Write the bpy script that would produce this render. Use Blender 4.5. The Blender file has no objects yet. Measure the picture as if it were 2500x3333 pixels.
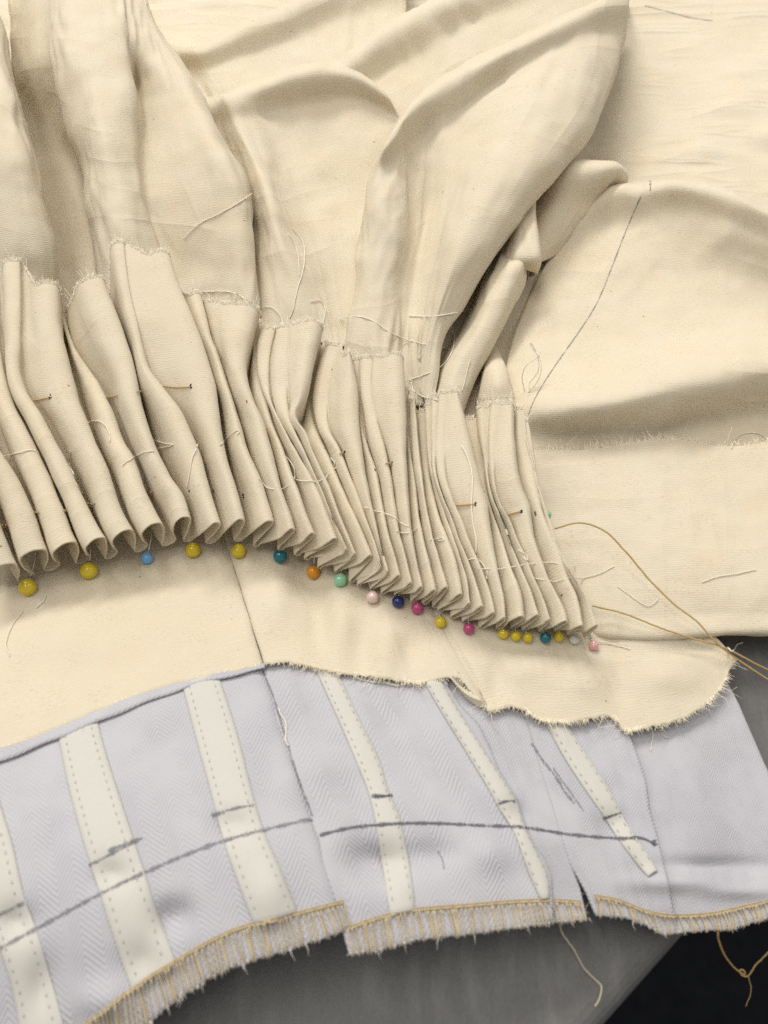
import bpy, math, random
import numpy as np
from mathutils import Vector, noise as mnoise
random.seed(7); rng = np.random.default_rng(7)
scene = bpy.context.scene
col = scene.collection

# ------------------------------------------------------------------ camera
PITCH = math.radians(58); DIST = 0.272; LENS = 29.1
SW, SH = 2500.0, 3333.0
CAM = np.array([0.0, -DIST*math.cos(PITCH), DIST*math.sin(PITCH)])
FWD = np.array([0.0, math.cos(PITCH), -math.sin(PITCH)])
UPV = np.array([0.0, math.sin(PITCH), math.cos(PITCH)])
RGT = np.array([1.0, 0.0, 0.0])
cd = bpy.data.cameras.new('camera'); cam = bpy.data.objects.new('camera', cd); col.objects.link(cam)
cam.location = CAM; cam.rotation_euler = (math.pi/2-PITCH, 0, 0)
cd.sensor_fit = 'VERTICAL'; cd.sensor_height = 36; cd.sensor_width = 27; cd.lens = LENS
cd.clip_start = 0.005; cd.clip_end = 50
cd.dof.use_dof = True; cd.dof.focus_distance = 0.272; cd.dof.aperture_fstop = 15
scene.camera = cam

# ------------------------------------------------------------------ light: one ceiling fluorescent, added fill lamps and a dim room
w = bpy.data.worlds.new('World'); scene.world = w; w.use_nodes = True
bg = w.node_tree.nodes['Background']
bg.inputs[0].default_value = (1.0, 0.97, 0.93, 1); bg.inputs[1].default_value = 0.37
def area(name, loc, target, sx, sy, power, color, roll=0.0):
    ld = bpy.data.lights.new(name, 'AREA'); ld.shape = 'RECTANGLE'; ld.size = sx; ld.size_y = sy
    ld.energy = power; ld.color = color
    o = bpy.data.objects.new(name, ld); col.objects.link(o); o.location = loc
    d = Vector(target)-Vector(loc); q = d.to_track_quat('-Z', 'Y'); o.rotation_euler = q.to_euler()
    o.rotation_euler.rotate_axis('Z', roll)
    return o
area('tube_or_fill_light', (-0.30, 1.36, 1.58), (0, 0.05, 0), 1.2, 0.30, 30.0, (1.0, 0.965, 0.905), math.radians(20))
area('tube_or_fill_light', (-1.3, 0.2, 1.7), (0, 0, 0), 1.2, 0.3, 8.0, (1.0, 0.965, 0.91), math.radians(70))  # added fill lamp on the left, not a known fixture
area('tube_or_fill_light', (-0.35, 0.05, 1.9), (0, 0.05, 0), 1.2, 0.3, 10.0, (1.0, 0.965, 0.91), math.radians(20))  # added overhead fill, brightens the fold faces turned to the camera
area('tube_or_fill_light', (1.5, 0.5, 1.7), (0, 0, 0), 1.2, 0.3, 6.0, (1.0, 0.965, 0.91), math.radians(-60))  # added fill lamp on the right, not a known fixture
vs = scene.view_settings; vs.view_transform = 'Standard'; vs.look = 'None'; vs.exposure = 0.08; vs.gamma = 1.0
scene.cycles.max_bounces = 8; scene.cycles.diffuse_bounces = 5; scene.cycles.transparent_max_bounces = 12
scene.cycles.use_denoising = False

# ------------------------------------------------------------------ helpers
def ray(x, y):
    k = 18.0/LENS
    nx = (np.asarray(x, float)-SW/2)/(SH/2); ny = -(np.asarray(y, float)-SH/2)/(SH/2)
    return FWD + (nx*k)[..., None]*RGT + (ny*k)[..., None]*UPV
def P(x, y, z):
    """point of the photograph (x, y in its pixels) at height z (mm) above the table, in metres"""
    d = ray(x, y); t = (np.asarray(z, float)/1000-CAM[2])/d[..., 2]
    return CAM + t[..., None]*d
def P3(a): a = np.asarray(a, float); return P(a[..., 0], a[..., 1], a[..., 2])
def px_size(p):   # metres per photograph pixel at point p
    return abs(np.dot(np.asarray(p)-CAM, FWD))*(18.0/LENS)/(SH/2)

def cr(p, n):
    """centripetal Catmull-Rom through p (k, ..., 3): n samples per span plus the last point"""
    p = np.asarray(p, float); k = len(p)
    if k == 2:
        s = np.linspace(0, 1, n+1).reshape((-1,)+(1,)*(p.ndim-1)); return p[0]*(1-s)+p[1]*s
    q = np.concatenate([(2*p[0]-p[1])[None], p, (2*p[-1]-p[-2])[None]])
    out = []
    for i in range(k-1):
        a, b, c, d = q[i], q[i+1], q[i+2], q[i+3]
        def dt(u, v): return np.maximum(np.linalg.norm(v-u, axis=-1, keepdims=True), 1e-7)**0.5
        t1 = dt(a, b); t2 = t1+dt(b, c); t3 = t2+dt(c, d)
        for j in range(n + (1 if i == k-2 else 0)):
            t = t1+(t2-t1)*(j/n)
            A1 = (t1-t)/t1*a + t/t1*b; A2 = (t2-t)/(t2-t1)*b+(t-t1)/(t2-t1)*c; A3 = (t3-t)/(t3-t2)*c+(t-t2)/(t3-t2)*d
            B1 = (t2-t)/t2*A1 + t/t2*A2; B2 = (t3-t)/(t3-t1)*A2+(t-t1)/(t3-t1)*A3
            out.append((t2-t)/(t2-t1)*B1+(t-t1)/(t2-t1)*B2)
    return np.array(out)
def resample(p, n, m=10):
    c = cr(p, m); d = np.concatenate([[0], np.cumsum(np.linalg.norm(np.diff(c, axis=0), axis=1))])
    s = np.linspace(0, d[-1], n)
    return np.stack([np.interp(s, d, c[:, k]) for k in range(c.shape[1])], 1)
def normals(g):
    du = np.gradient(g, axis=0); dv = np.gradient(g, axis=1)
    n = np.cross(du, dv); l = np.linalg.norm(n, axis=2, keepdims=True); return n/np.maximum(l, 1e-12)
def facing_up(g):
    """grid normals, turned to the camera side on the whole"""
    n = normals(g); s = np.sum(n*(CAM-g), axis=2).mean()
    return n if s >= 0 else -n

def setp(o, label=None, cat=None, group=None, kind=None):
    if label: o['label'] = label
    if cat: o['category'] = cat
    if group: o['group'] = group
    if kind: o['kind'] = kind
    return o
def empty(name, loc=(0, 0, 0)):
    o = bpy.data.objects.new(name, None); col.objects.link(o); o.location = loc; o.empty_display_size = 0.01
    return o
def link(name, me, mat, parent=None):
    o = bpy.data.objects.new(name, me); col.objects.link(o)
    if mat and not me.materials: me.materials.append(mat)
    if parent:
        o.parent = parent
        o.matrix_parent_inverse = parent.matrix_world.inverted() if parent.type != 'EMPTY' else \
            __import__('mathutils').Matrix.Translation(-parent.location)
    return o
def raw_mesh(name, v, f, uv=None, smooth=True):
    me = bpy.data.meshes.new(name); me.from_pydata([tuple(a) for a in v], [], f)
    if smooth: me.polygons.foreach_set('use_smooth', [True]*len(me.polygons))
    if uv is not None:
        ul = me.uv_layers.new(name='UVMap'); li = np.zeros(len(me.loops), int); me.loops.foreach_get('vertex_index', li)
        ul.data.foreach_set('uv', np.asarray(uv)[li].ravel())
    me.update(); return me
def grid_uv(g):
    du = np.linalg.norm(np.diff(g, axis=0), axis=2).mean(1); dv = np.linalg.norm(np.diff(g, axis=1), axis=2).mean(0)
    u = np.concatenate([[0], np.cumsum(du)])*1000; v = np.concatenate([[0], np.cumsum(dv)])*1000
    U, V = np.meshgrid(u, v, indexing='ij'); return np.stack([U, V], -1)
def crumple(g, amp, scale, seed=0, octv=3):
    n = facing_up(g); out = g.copy(); nu, nv = g.shape[:2]
    for i in range(nu):
        for j in range(nv):
            q = Vector((g[i, j, 0]*scale+seed*3.1, g[i, j, 1]*scale*1.0, g[i, j, 2]*scale+seed))
            s = 0; a = 1.0
            for k in range(octv): s += a*mnoise.noise(q*(2**k)); a *= 0.5
            out[i, j] += n[i, j]*s*amp/1000
    return out
def wrinkle(g, amp, lu, lv, seed):
    """soft pulled creases that run along the cloth; lu, lv their spacing and length in mm"""
    uv = grid_uv(g); n = facing_up(g); out = g.copy()
    for i in range(g.shape[0]):
        for j in range(g.shape[1]):
            u, v = uv[i, j]; w_ = mnoise.noise(Vector((u*0.02, v*0.02, seed+9.1)))*12
            a = mnoise.noise(Vector(((u+w_)/lu, (v+w_*0.5)/lv, seed*1.7))); b = mnoise.noise(Vector((u/(lu*0.45)+5, (v-w_)/(lv*0.5), seed*2.3)))
            m = max(0.0, mnoise.noise(Vector((u*0.025, v*0.025, seed*0.7+3)))+0.25)
            out[i, j] += n[i, j]*amp/1000*((1-abs(a)*2.6)+0.45*(1-abs(b)*2.6))*m
    return out
def sheet(name, g, mat, parent=None, thick=0.5, uv0=(0, 0), nrm=None, ends=False):
    """cloth of real thickness: outer face g, inner face behind it, rounded rim"""
    nu, nv = g.shape[:2]; n = facing_up(g) if nrm is None else nrm; t = np.broadcast_to(np.asarray(thick, float)/1000, (nu, nv))[..., None]
    uv = grid_uv(g)+np.array(uv0)
    flip = np.sum(normals(g)*n) < 0
    V = [g.reshape(-1, 3), (g-n*t).reshape(-1, 3)]; UV = [uv.reshape(-1, 2), uv.reshape(-1, 2)]
    N = nu*nv; F = []
    idx = np.arange(N).reshape(nu, nv)
    a, b, c, d = idx[:-1, :-1], idx[1:, :-1], idx[1:, 1:], idx[:-1, 1:]
    q = np.stack([a, b, c, d], -1).reshape(-1, 4)
    if flip: q = q[:, ::-1]
    F += q.tolist(); F += (q[:, ::-1]+N).tolist()
    # rim
    ring = list(idx[:, 0])+list(idx[-1, 1:])+list(idx[-2::-1, -1])+list(idx[0, -2:0:-1])
    ring = np.array(ring); R = len(ring)
    flat = g.reshape(-1, 3); nn = n.reshape(-1, 3)
    # outward tangent at the rim
    prv = np.roll(flat[ring], 1, 0); nxt = np.roll(flat[ring], -1, 0); tg = nxt-prv
    out = np.cross(tg, nn[ring]); out /= np.maximum(np.linalg.norm(out, axis=1, keepdims=True), 1e-12)
    cen = flat.mean(0)
    inner = np.concatenate([idx[:, min(1, nv-1)], idx[max(0, nu-2), 1:], idx[-2::-1, max(0, nv-2)], idx[min(1, nu-1), -2:0:-1]])
    s = np.sign(np.sum(out*(flat[ring]-flat[inner]), axis=1).sum()); out *= (s if s != 0 else 1)
    tr = t.reshape(-1, 1)[ring]; mid = flat[ring]-nn[ring]*tr/2+out*tr*0.5
    turn = np.sum(np.cross(tg, mid-flat[ring])*(nn[ring]+out)) < 0
    V.append(mid); UV.append(uv.reshape(-1, 2)[ring])
    m0 = 2*N
    for k in range(R):
        k2 = (k+1) % R
        A, B = int(ring[k]), int(ring[k2])
        if ends and not ((A % nv == 0 and B % nv == 0) or (A % nv == nv-1 and B % nv == nv-1)): continue
        qa, qb = [A, B, m0+k2, m0+k], [m0+k, m0+k2, B+N, A+N]
        F += [qa[::-1], qb[::-1]] if turn else [qa, qb]
    me = raw_mesh(name, np.concatenate(V), F, np.concatenate(UV))
    if nrm is not None: me.normals_split_custom_set_from_vertices([tuple(a) for a in np.concatenate([nn, -nn, out])])
    return link(name, me, mat, parent)
def loft_grid(rails, nu, nv, roll=None):
    rs = []
    for r in rails:
        r = [tuple(p) for p in r]
        if roll: x, y, z = r[0]; r = [(x+roll[0], y+roll[1], z-roll[2])]+r
        rs.append(P3(resample(np.array(r, float), nv)))
    return cr(np.array(rs), nu)
def tube(pts, r, sides=6, r_end=None):
    """tapered tube along 3-D points -> verts, faces"""
    p = np.asarray(pts, float); n = len(p); tg = np.gradient(p, axis=0); tg /= np.maximum(np.linalg.norm(tg, axis=1, keepdims=True), 1e-12)
    up = np.array([0.21, 0.1, 0.97]); a = np.cross(tg, up); a /= np.maximum(np.linalg.norm(a, axis=1, keepdims=True), 1e-9); b = np.cross(tg, a)
    rr = np.linspace(r, r if r_end is None else r_end, n)[:, None]
    V = []; F = []
    for k in range(sides):
        th = 2*math.pi*k/sides; V.append(p+rr*(math.cos(th)*a+math.sin(th)*b))
    V = np.stack(V, 1).reshape(-1, 3)
    for i in range(n-1):
        for k in range(sides):
            k2 = (k+1) % sides
            F.append([i*sides+k, i*sides+k2, (i+1)*sides+k2, (i+1)*sides+k])
    F.append(list(range(sides))[::-1]); F.append([(n-1)*sides+k for k in range(sides)])
    return V, F
class Bag:
    def __init__(s): s.V = []; s.F = []; s.n = 0
    def add(s, V, F):
        s.V.append(np.asarray(V)); s.F += [[i+s.n for i in f] for f in F]; s.n += len(V)
    def build(s, name, mat, parent=None): return link(name, raw_mesh(name, np.concatenate(s.V), s.F), mat, parent)
def hit(x, y):
    dg = bpy.context.evaluated_depsgraph_get(); d = ray(np.array(float(x)), np.array(float(y))); d = d/np.linalg.norm(d)
    ok, loc, nor, fi, ob, mx = scene.ray_cast(dg, Vector(CAM), Vector(d))
    if not ok: return None, None
    loc = np.array(loc); nor = np.array(nor)
    if np.dot(nor, d) > 0: nor = -nor
    return loc, nor
def lay(path, n, lift=0.3, smooth=1):
    """a px path laid on whatever surface is there -> 3-D points lifted by lift mm"""
    pts = []; ns = []
    for x, y in resample(np.array(path, float), n):
        l, m = hit(x, y)
        if l is None: l = P(np.array(x), np.array(y), 0.0); m = np.array([0, 0, 1.])
        pts.append(l); ns.append(m)
    pts = np.array(pts); ns = np.array(ns)
    for _ in range(smooth): ns[1:-1] = (ns[:-2]+ns[1:-1]+ns[2:])/3
    ns /= np.linalg.norm(ns, axis=1, keepdims=True)
    return pts+ns*lift/1000, ns

# ------------------------------------------------------------------ materials
class NT:
    def __init__(s, name):
        s.m = bpy.data.materials.new(name); s.m.use_nodes = True; s.t = s.m.node_tree; s.t.nodes.clear()
        s.out = s.n('ShaderNodeOutputMaterial')
    def n(s, typ, **kw):
        o = s.t.nodes.new(typ)
        for k, v in kw.items(): setattr(o, k, v)
        return o
    def l(s, a, b): s.t.links.new(a, b)
    def val(s, sock, v):
        if hasattr(v, 'is_output') or isinstance(v, bpy.types.NodeSocket): s.l(v, sock)
        else: sock.default_value = v
    def math(s, op, a, b=0.0, c=None, clamp=False):
        o = s.n('ShaderNodeMath', operation=op, use_clamp=clamp); s.val(o.inputs[0], a); s.val(o.inputs[1], b)
        if c is not None: s.val(o.inputs[2], c)
        return o.outputs[0]
    def mix(s, f, a, b, mode='MIX'):
        o = s.n('ShaderNodeMix', data_type='RGBA', blend_type=mode); s.val(o.inputs[0], f); s.val(o.inputs[6], a); s.val(o.inputs[7], b)
        return o.outputs[2]
    def noise(s, vec, scale, detail=2, rough=0.5, dim='3D'):
        o = s.n('ShaderNodeTexNoise', noise_dimensions=dim); s.l(vec, o.inputs['Vector']); o.inputs['Scale'].default_value = scale
        o.inputs['Detail'].default_value = detail; o.inputs['Roughness'].default_value = rough; return o.outputs[0]
    def mapping(s, vec, sc, rot=(0, 0, 0)):
        o = s.n('ShaderNodeMapping'); s.l(vec, o.inputs[0]); o.inputs['Scale'].default_value = sc; o.inputs['Rotation'].default_value = rot
        return o.outputs[0]
    def ramp(s, f, stops):
        o = s.n('ShaderNodeValToRGB'); s.l(f, o.inputs[0]); e = o.color_ramp.elements
        while len(e) < len(stops): e.new(0.5)
        for k, (p, c) in enumerate(stops): e[k].position = p; e[k].color = c if len(c) == 4 else (*c, 1)
        return o.outputs[0]
def muslin(name, base=(0.77, 0.692, 0.535), seed=0.0, streak=1.0, crease=0.15, trans=0.16, ridges=((0.07, 0.010, 0.35), (0.011, 0.05, -0.25))):
    t = NT(name); uv = t.n('ShaderNodeTexCoord').outputs['UV']
    ob = t.n('ShaderNodeTexCoord').outputs['Object']
    # slubby weave: dashes along the weft, finer warp
    weft = t.noise(t.mapping(uv, (0.75, 2.4, 1)), 1.0, 2, 0.6, '2D')
    warp = t.noise(t.mapping(uv, (2.4, 0.7, 1)), 1.0, 2, 0.6, '2D')
    grain = t.noise(t.mapping(uv, (2.6, 2.6, 1)), 1.0, 2, 0.7, '2D')
    patch = t.noise(ob, 38.0, 3, 0.55); patch2 = t.noise(ob, 110.0, 2, 0.5)
    sx = t.n('ShaderNodeSeparateXYZ'); t.l(uv, sx.inputs[0])
    ph = t.math('MULTIPLY', t.noise(t.mapping(uv, (0.25, 0.5, 1)), 1.0, 2, 0.5, '2D'), 9.0)
    row = t.math('SINE', t.math('ADD', t.math('MULTIPLY', sx.outputs[1], 2*math.pi/0.72), ph)); colm = t.math('SINE', t.math('ADD', t.math('MULTIPLY', sx.outputs[0], 2*math.pi/0.62), ph))
    wv = t.math('ADD', t.math('MULTIPLY', row, 0.5), t.math('MULTIPLY', colm, 0.32))
    h = t.math('ADD', t.math('MULTIPLY', wv, 0.34), t.math('MULTIPLY', weft, 0.30))
    h = t.math('ADD', h, t.math('ADD', t.math('MULTIPLY', warp, 0.2), t.math('MULTIPLY', grain, 0.4)))
    c = t.mix(t.math('MULTIPLY', patch, 1.0), (base[0]*0.98, base[1]*0.95, base[2]*0.88, 1), (base[0]*1.0, base[1]*1.04, base[2]*1.13, 1))
    blush = t.noise(ob, 70.0, 2, 0.5); c = t.mix(t.math('MULTIPLY', t.ramp(blush, [(0.52, (0, 0, 0)), (0.72, (1, 1, 1))]), 0.35), c, (base[0]*1.02, base[1]*0.92, base[2]*0.86, 1))
    # open spots of the weave: small darker dashes where the cloth is thin
    dash = t.ramp(weft, [(0.30, (1, 1, 1)), (0.42, (0, 0, 0))])
    dm = t.math('MULTIPLY', t.ramp(patch2, [(0.42, (0, 0, 0)), (0.62, (1, 1, 1))]), dash)
    c = t.mix(t.math('MULTIPLY', t.math('MULTIPLY_ADD', row, -0.5, 0.5), 0.26), c, (base[0]*0.70, base[1]*0.64, base[2]*0.55, 1))
    c = t.mix(t.math('MULTIPLY', dm, 0.45*streak), c, (base[0]*0.62, base[1]*0.55, base[2]*0.45, 1))
    # seed-hull specks
    vo = t.n('ShaderNodeTexVoronoi', feature='F1'); t.l(t.mapping(uv, (0.16, 0.16, 1)), vo.inputs['Vector']); vo.inputs['Scale'].default_value = 1.0
    wob = t.math('ADD', vo.outputs['Distance'], t.math('MULTIPLY', t.math('SUBTRACT', grain, 0.5), 0.06))
    keep = t.n('ShaderNodeSeparateColor'); t.l(vo.outputs['Color'], keep.inputs[0])
    rad = t.math('MULTIPLY', keep.outputs[0], 0.075)
    sp = t.math('MULTIPLY', t.math('LESS_THAN', wob, t.math('SUBTRACT', rad, 0.016)), t.math('GREATER_THAN', keep.outputs[1], 0.45))
    c = t.mix(t.math('MULTIPLY', sp, 0.75), c, (0.09, 0.06, 0.035, 1))
    # pulled creases: thin ridges, sparse
    rd = None
    for (su, sv, rz) in ridges:
        nz = t.noise(t.mapping(uv, (su, sv, 1), (0, 0, rz)), 1.0, 1, 0.4, '2D')
        r_ = t.math('POWER', t.math('SUBTRACT', 1.0, t.math('ABSOLUTE', t.math('MULTIPLY_ADD', nz, 2.0, -1.0))), 7.0); rd = r_ if rd is None else t.math('ADD', rd, r_)
    where = t.ramp(t.noise(ob, 26.0, 2, 0.5), [(0.42, (0, 0, 0)), (0.60, (1, 1, 1))])
    b0 = t.n('ShaderNodeBump'); b0.inputs['Strength'].default_value = crease; b0.inputs['Distance'].default_value = 0.0012; t.l(t.math('MULTIPLY', rd, where), b0.inputs['Height'])
    bp = t.n('ShaderNodeBump'); bp.inputs['Strength'].default_value = 0.45; bp.inputs['Distance'].default_value = 0.00022; t.l(h, bp.inputs['Height']); t.l(b0.outputs[0], bp.inputs['Normal'])
    pb = t.n('ShaderNodeBsdfPrincipled'); t.l(c, pb.inputs['Base Color']); pb.inputs['Roughness'].default_value = 0.92
    pb.inputs['Specular IOR Level'].default_value = 0.12; t.l(bp.outputs[0], pb.inputs['Normal'])
    pb.inputs['Sheen Weight'].default_value = 0.12; pb.inputs['Sheen Roughness'].default_value = 0.5
    tr = t.n('ShaderNodeBsdfTranslucent'); t.l(c, tr.inputs[0]); t.l(bp.outputs[0], tr.inputs['Normal'])
    mx = t.n('ShaderNodeMixShader'); mx.inputs[0].default_value = trans; t.l(pb.outputs[0], mx.inputs[1]); t.l(tr.outputs[0], mx.inputs[2])
    t.l(mx.outputs[0], t.out.inputs[0]); return t.m
def coutil(name, base=(0.485, 0.478, 0.508), rot=0.0, per=5.0, line=1.05, amt=1.0):
    t = NT(name); uv0 = t.n('ShaderNodeTexCoord').outputs['UV']; ob = t.n('ShaderNodeTexCoord').outputs['Object']
    uv = t.mapping(uv0, (1, 1, 1), (0, 0, rot)); sx = t.n('ShaderNodeSeparateXYZ'); t.l(uv, sx.inputs[0])
    fr = t.math('FRACT', t.math('DIVIDE', sx.outputs[0], per)); tri = t.math('ABSOLUTE', t.math('SUBTRACT', fr, 0.5))
    d = t.math('ADD', t.math('MULTIPLY', tri, per*1.35), sx.outputs[1])
    d = t.math('ADD', d, t.math('MULTIPLY', t.noise(t.mapping(uv0, (0.4, 0.4, 1)), 1.0, 2, 0.5, '2D'), 0.5))
    st = t.math('SINE', t.math('MULTIPLY', d, 2*math.pi/line))
    gr = t.noise(t.mapping(uv0, (2.2, 2.2, 1)), 1.0, 2, 0.7, '2D'); pt = t.noise(ob, 45.0, 3, 0.5); pt2 = t.noise(ob, 90.0, 2, 0.5)
    vis = t.ramp(pt2, [(0.30, (0.15,)*3), (0.62, (1, 1, 1))])
    c = t.mix(pt, (base[0]*0.95, base[1]*0.96, base[2]*0.97, 1), (base[0]*1.05, base[1]*1.045, base[2]*1.03, 1))
    sm = t.math('MULTIPLY', t.math('MULTIPLY', t.math('MULTIPLY_ADD', st, 0.5, 0.5), vis), 0.20*amt)
    c = t.mix(sm, c, (base[0]*0.62, base[1]*0.62, base[2]*0.66, 1))
    h = t.math('ADD', t.math('MULTIPLY', t.math('MULTIPLY', st, vis), -0.3*amt), t.math('MULTIPLY', gr, 0.5))
    bp = t.n('ShaderNodeBump'); bp.inputs['Strength'].default_value = 0.5; bp.inputs['Distance'].default_value = 0.00025; t.l(h, bp.inputs['Height'])
    pb = t.n('ShaderNodeBsdfPrincipled'); t.l(c, pb.inputs['Base Color']); pb.inputs['Roughness'].default_value = 0.85; pb.inputs['Specular IOR Level'].default_value = 0.2
    t.l(bp.outputs[0], pb.inputs['Normal']); t.l(pb.outputs[0], t.out.inputs[0]); return t.m
def plain(name, colr, rough=0.6, spec=0.3, nz=0.0, nscale=600, metal=0.0, coat=0.0, trans=0.0):
    t = NT(name); ob = t.n('ShaderNodeTexCoord').outputs['Object']
    f = t.noise(ob, nscale, 3, 0.6)
    c = t.mix(f, tuple(x*(1-nz) for x in colr)+(1,), tuple(min(1, x*(1+nz)) for x in colr)+(1,))
    pb = t.n('ShaderNodeBsdfPrincipled'); t.l(c, pb.inputs['Base Color']); pb.inputs['Roughness'].default_value = rough
    pb.inputs['Specular IOR Level'].default_value = spec; pb.inputs['Metallic'].default_value = metal; pb.inputs['Coat Weight'].default_value = coat
    pb.inputs['Coat Roughness'].default_value = 0.08
    t.l(pb.outputs[0], t.out.inputs[0]); return t.m
def pencil_mat(name, colr, cover=0.7):
    t = NT(name); ob = t.n('ShaderNodeTexCoord').outputs['Object']; uv = t.n('ShaderNodeTexCoord').outputs['UV']
    g = t.ramp(t.noise(ob, 1900, 3, 0.8), [(0.35, (0, 0, 0)), (0.62, (1, 1, 1))]); g2 = t.noise(ob, 160, 3, 0.6); sx = t.n('ShaderNodeSeparateXYZ'); t.l(uv, sx.inputs[0])
    edge = t.math('SUBTRACT', 1.0, t.math('ABSOLUTE', t.math('SUBTRACT', t.math('MULTIPLY', sx.outputs[1], 2.0), 1.0)))
    a = t.math('MULTIPLY', t.math('MULTIPLY', t.math('MULTIPLY', t.math('MULTIPLY', g, g2), 4.2*cover, clamp=True), edge), 1.5, clamp=True)
    pb = t.n('ShaderNodeBsdfPrincipled'); pb.inputs['Base Color'].default_value = (*colr, 1); pb.inputs['Roughness'].default_value = 0.7
    tr = t.n('ShaderNodeBsdfTransparent'); mx = t.n('ShaderNodeMixShader'); t.l(a, mx.inputs[0]); t.l(tr.outputs[0], mx.inputs[1]); t.l(pb.outputs[0], mx.inputs[2])
    t.l(mx.outputs[0], t.out.inputs[0]); return t.m
M_MUS = muslin('cream_muslin'); M_BACK = muslin('cream_muslin_flat', crease=0.45, trans=0.1, ridges=((0.008, 0.045, 0.30), (0.014, 0.09, -0.12))); M_DRAPE = muslin('cream_muslin_single', crease=0.22, trans=0.13); M_COU = coutil('white_coutil', per=8.4, line=1.5, amt=1.9); M_COU2 = coutil('white_coutil_fine', per=4.6, line=0.95, amt=1.9)
M_TAPE = plain('boning_tape', (0.545, 0.53, 0.485), 0.75, 0.2, 0.04, 900)
M_THR_W = plain('white_thread', (0.80, 0.75, 0.64), 0.8, 0.2, 0.05)
M_THR_T = plain('tan_thread', (0.46, 0.31, 0.125), 0.7, 0.25, 0.15, 3000)
M_SERGE = plain('overlock_thread', (0.52, 0.44, 0.31), 0.85, 0.1, 0.10, 900)
M_SERGE_T = plain('overlock_chain', (0.50, 0.40, 0.24), 0.85, 0.1, 0.15, 900)
M_FRAY_W = plain('white_fray', (0.62, 0.60, 0.58), 0.9, 0.1, 0.1)
M_FRAY_C = plain('cream_fray', (0.84, 0.77, 0.62), 0.9, 0.1, 0.1)
M_PENC = pencil_mat('graphite_pencil', (0.19, 0.185, 0.21), 0.45); M_PENC_D = pencil_mat('dark_graphite', (0.10, 0.10, 0.12), 0.75)
M_INK = plain('violet_ink', (0.035, 0.022, 0.04), 0.9, 0.1, 0.3)
M_STEEL = plain('pin_steel', (0.62, 0.60, 0.56), 0.25, 0.5, 0.02, metal=1.0)

# ------------------------------------------------------------------ floor and table
me = raw_mesh('floor', [(-4, -4, -0.72), (4, -4, -0.72), (4, 4, -0.72), (-4, 4, -0.72)], [[0, 1, 2, 3]], smooth=False)
setp(link('floor', me, plain('dark_carpet', (0.012, 0.013, 0.017), 0.95, 0.1, 0.5, 60)), kind='structure')
tm = NT('grey_laminate'); ob = tm.n('ShaderNodeTexCoord').outputs['Object']
n1 = tm.noise(ob, 900, 3, 0.7); n2 = tm.noise(tm.mapping(ob, (1, 0.25, 1), (0, 0, 0.9)), 160, 4, 0.65); n3 = tm.noise(ob, 14, 3, 0.5)
c = tm.mix(n1, (0.09, 0.089, 0.087, 1), (0.145, 0.142, 0.138, 1)); c = tm.mix(tm.ramp(n2, [(0.5, (0, 0, 0)), (0.75, (0.55,)*3)]), c, (0.22, 0.216, 0.21, 1))
vo = tm.n('ShaderNodeTexVoronoi'); tm.l(tm.mapping(ob, (1, 0.5, 1), (0, 0, 0.5)), vo.inputs['Vector']); vo.inputs['Scale'].default_value = 130
c = tm.mix(tm.math('MULTIPLY', tm.math('LESS_THAN', vo.outputs['Distance'], 0.05), 0.8), c, (0.015, 0.015, 0.017, 1))
pb = tm.n('ShaderNodeBsdfPrincipled'); tm.l(c, pb.inputs['Base Color']); tm.l(tm.math('MULTIPLY_ADD', n3, 0.25, 0.38), pb.inputs['Roughness'])
bp = tm.n('ShaderNodeBump'); bp.inputs['Strength'].default_value = 0.25; bp.inputs['Distance'].default_value = 0.0004; tm.l(n1, bp.inputs['Height']); tm.l(bp.outputs[0], pb.inputs['Normal'])
tm.l(pb.outputs[0], tm.out.inputs[0])
e0 = P(np.array(2225.), np.array(3060.), np.array(0.)); e1 = P(np.array(1985.), np.array(3333.), np.array(0.))
ed = (e1-e0); ed[2] = 0; ed /= np.linalg.norm(ed); en = np.array([-ed[1], ed[0], 0])      # along the edge; across it
if np.dot(en, -e0) < 0: en = -en                                                        # en points into the table
tab = empty('table', (float(e0[0]+en[0]*0.4), float(e0[1]+en[1]*0.4), -0.72))
setp(tab, 'speckled grey laminate work table with rounded edge, under all the cloth', 'table')
prof = [(0.9, -0.0008), (0.006, -0.0008)] + [(0.006-0.006*math.sin(a), -0.0068+0.006*math.cos(a)) for a in np.linspace(0.3, math.pi/2, 6)] + [(0.0, -0.024), (0.004, -0.028), (0.9, -0.028)]
V = []; F = []
for s in (-0.75, 1.0):
    for (a, z) in prof: q = e0+ed*(-s)+en*a; V.append((q[0], q[1], z))
k = len(prof)
for i in range(k): F.append([i, (i+1) % k, k+(i+1) % k, k+i])
F += [list(range(k)), [k+i for i in range(k)][::-1]]
link('tabletop', raw_mesh('tabletop', V, F, smooth=False), tm.m, tab)
def box(x0, x1, y0, y1, z0, z1):
    V = [(x, y, z) for z in (z0, z1) for y in (y0, y1) for x in (x0, x1)]
    return V, [[0, 2, 3, 1], [4, 5, 7, 6], [0, 1, 5, 4], [2, 6, 7, 3], [0, 4, 6, 2], [1, 3, 7, 5]]
M_LEG = plain('table_leg_steel', (0.05, 0.05, 0.052), 0.4, 0.4)
for (s, a) in ((0.6, 0.12), (-0.5, 0.12), (0.6, 0.8), (-0.5, 0.8)):
    q = e0+ed*s+en*a; V, F = box(q[0]-.02, q[0]+.02, q[1]-.02, q[1]+.02, -0.72, -0.028)
    link('leg', raw_mesh('leg', V, F, smooth=False), M_LEG, tab)

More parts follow.
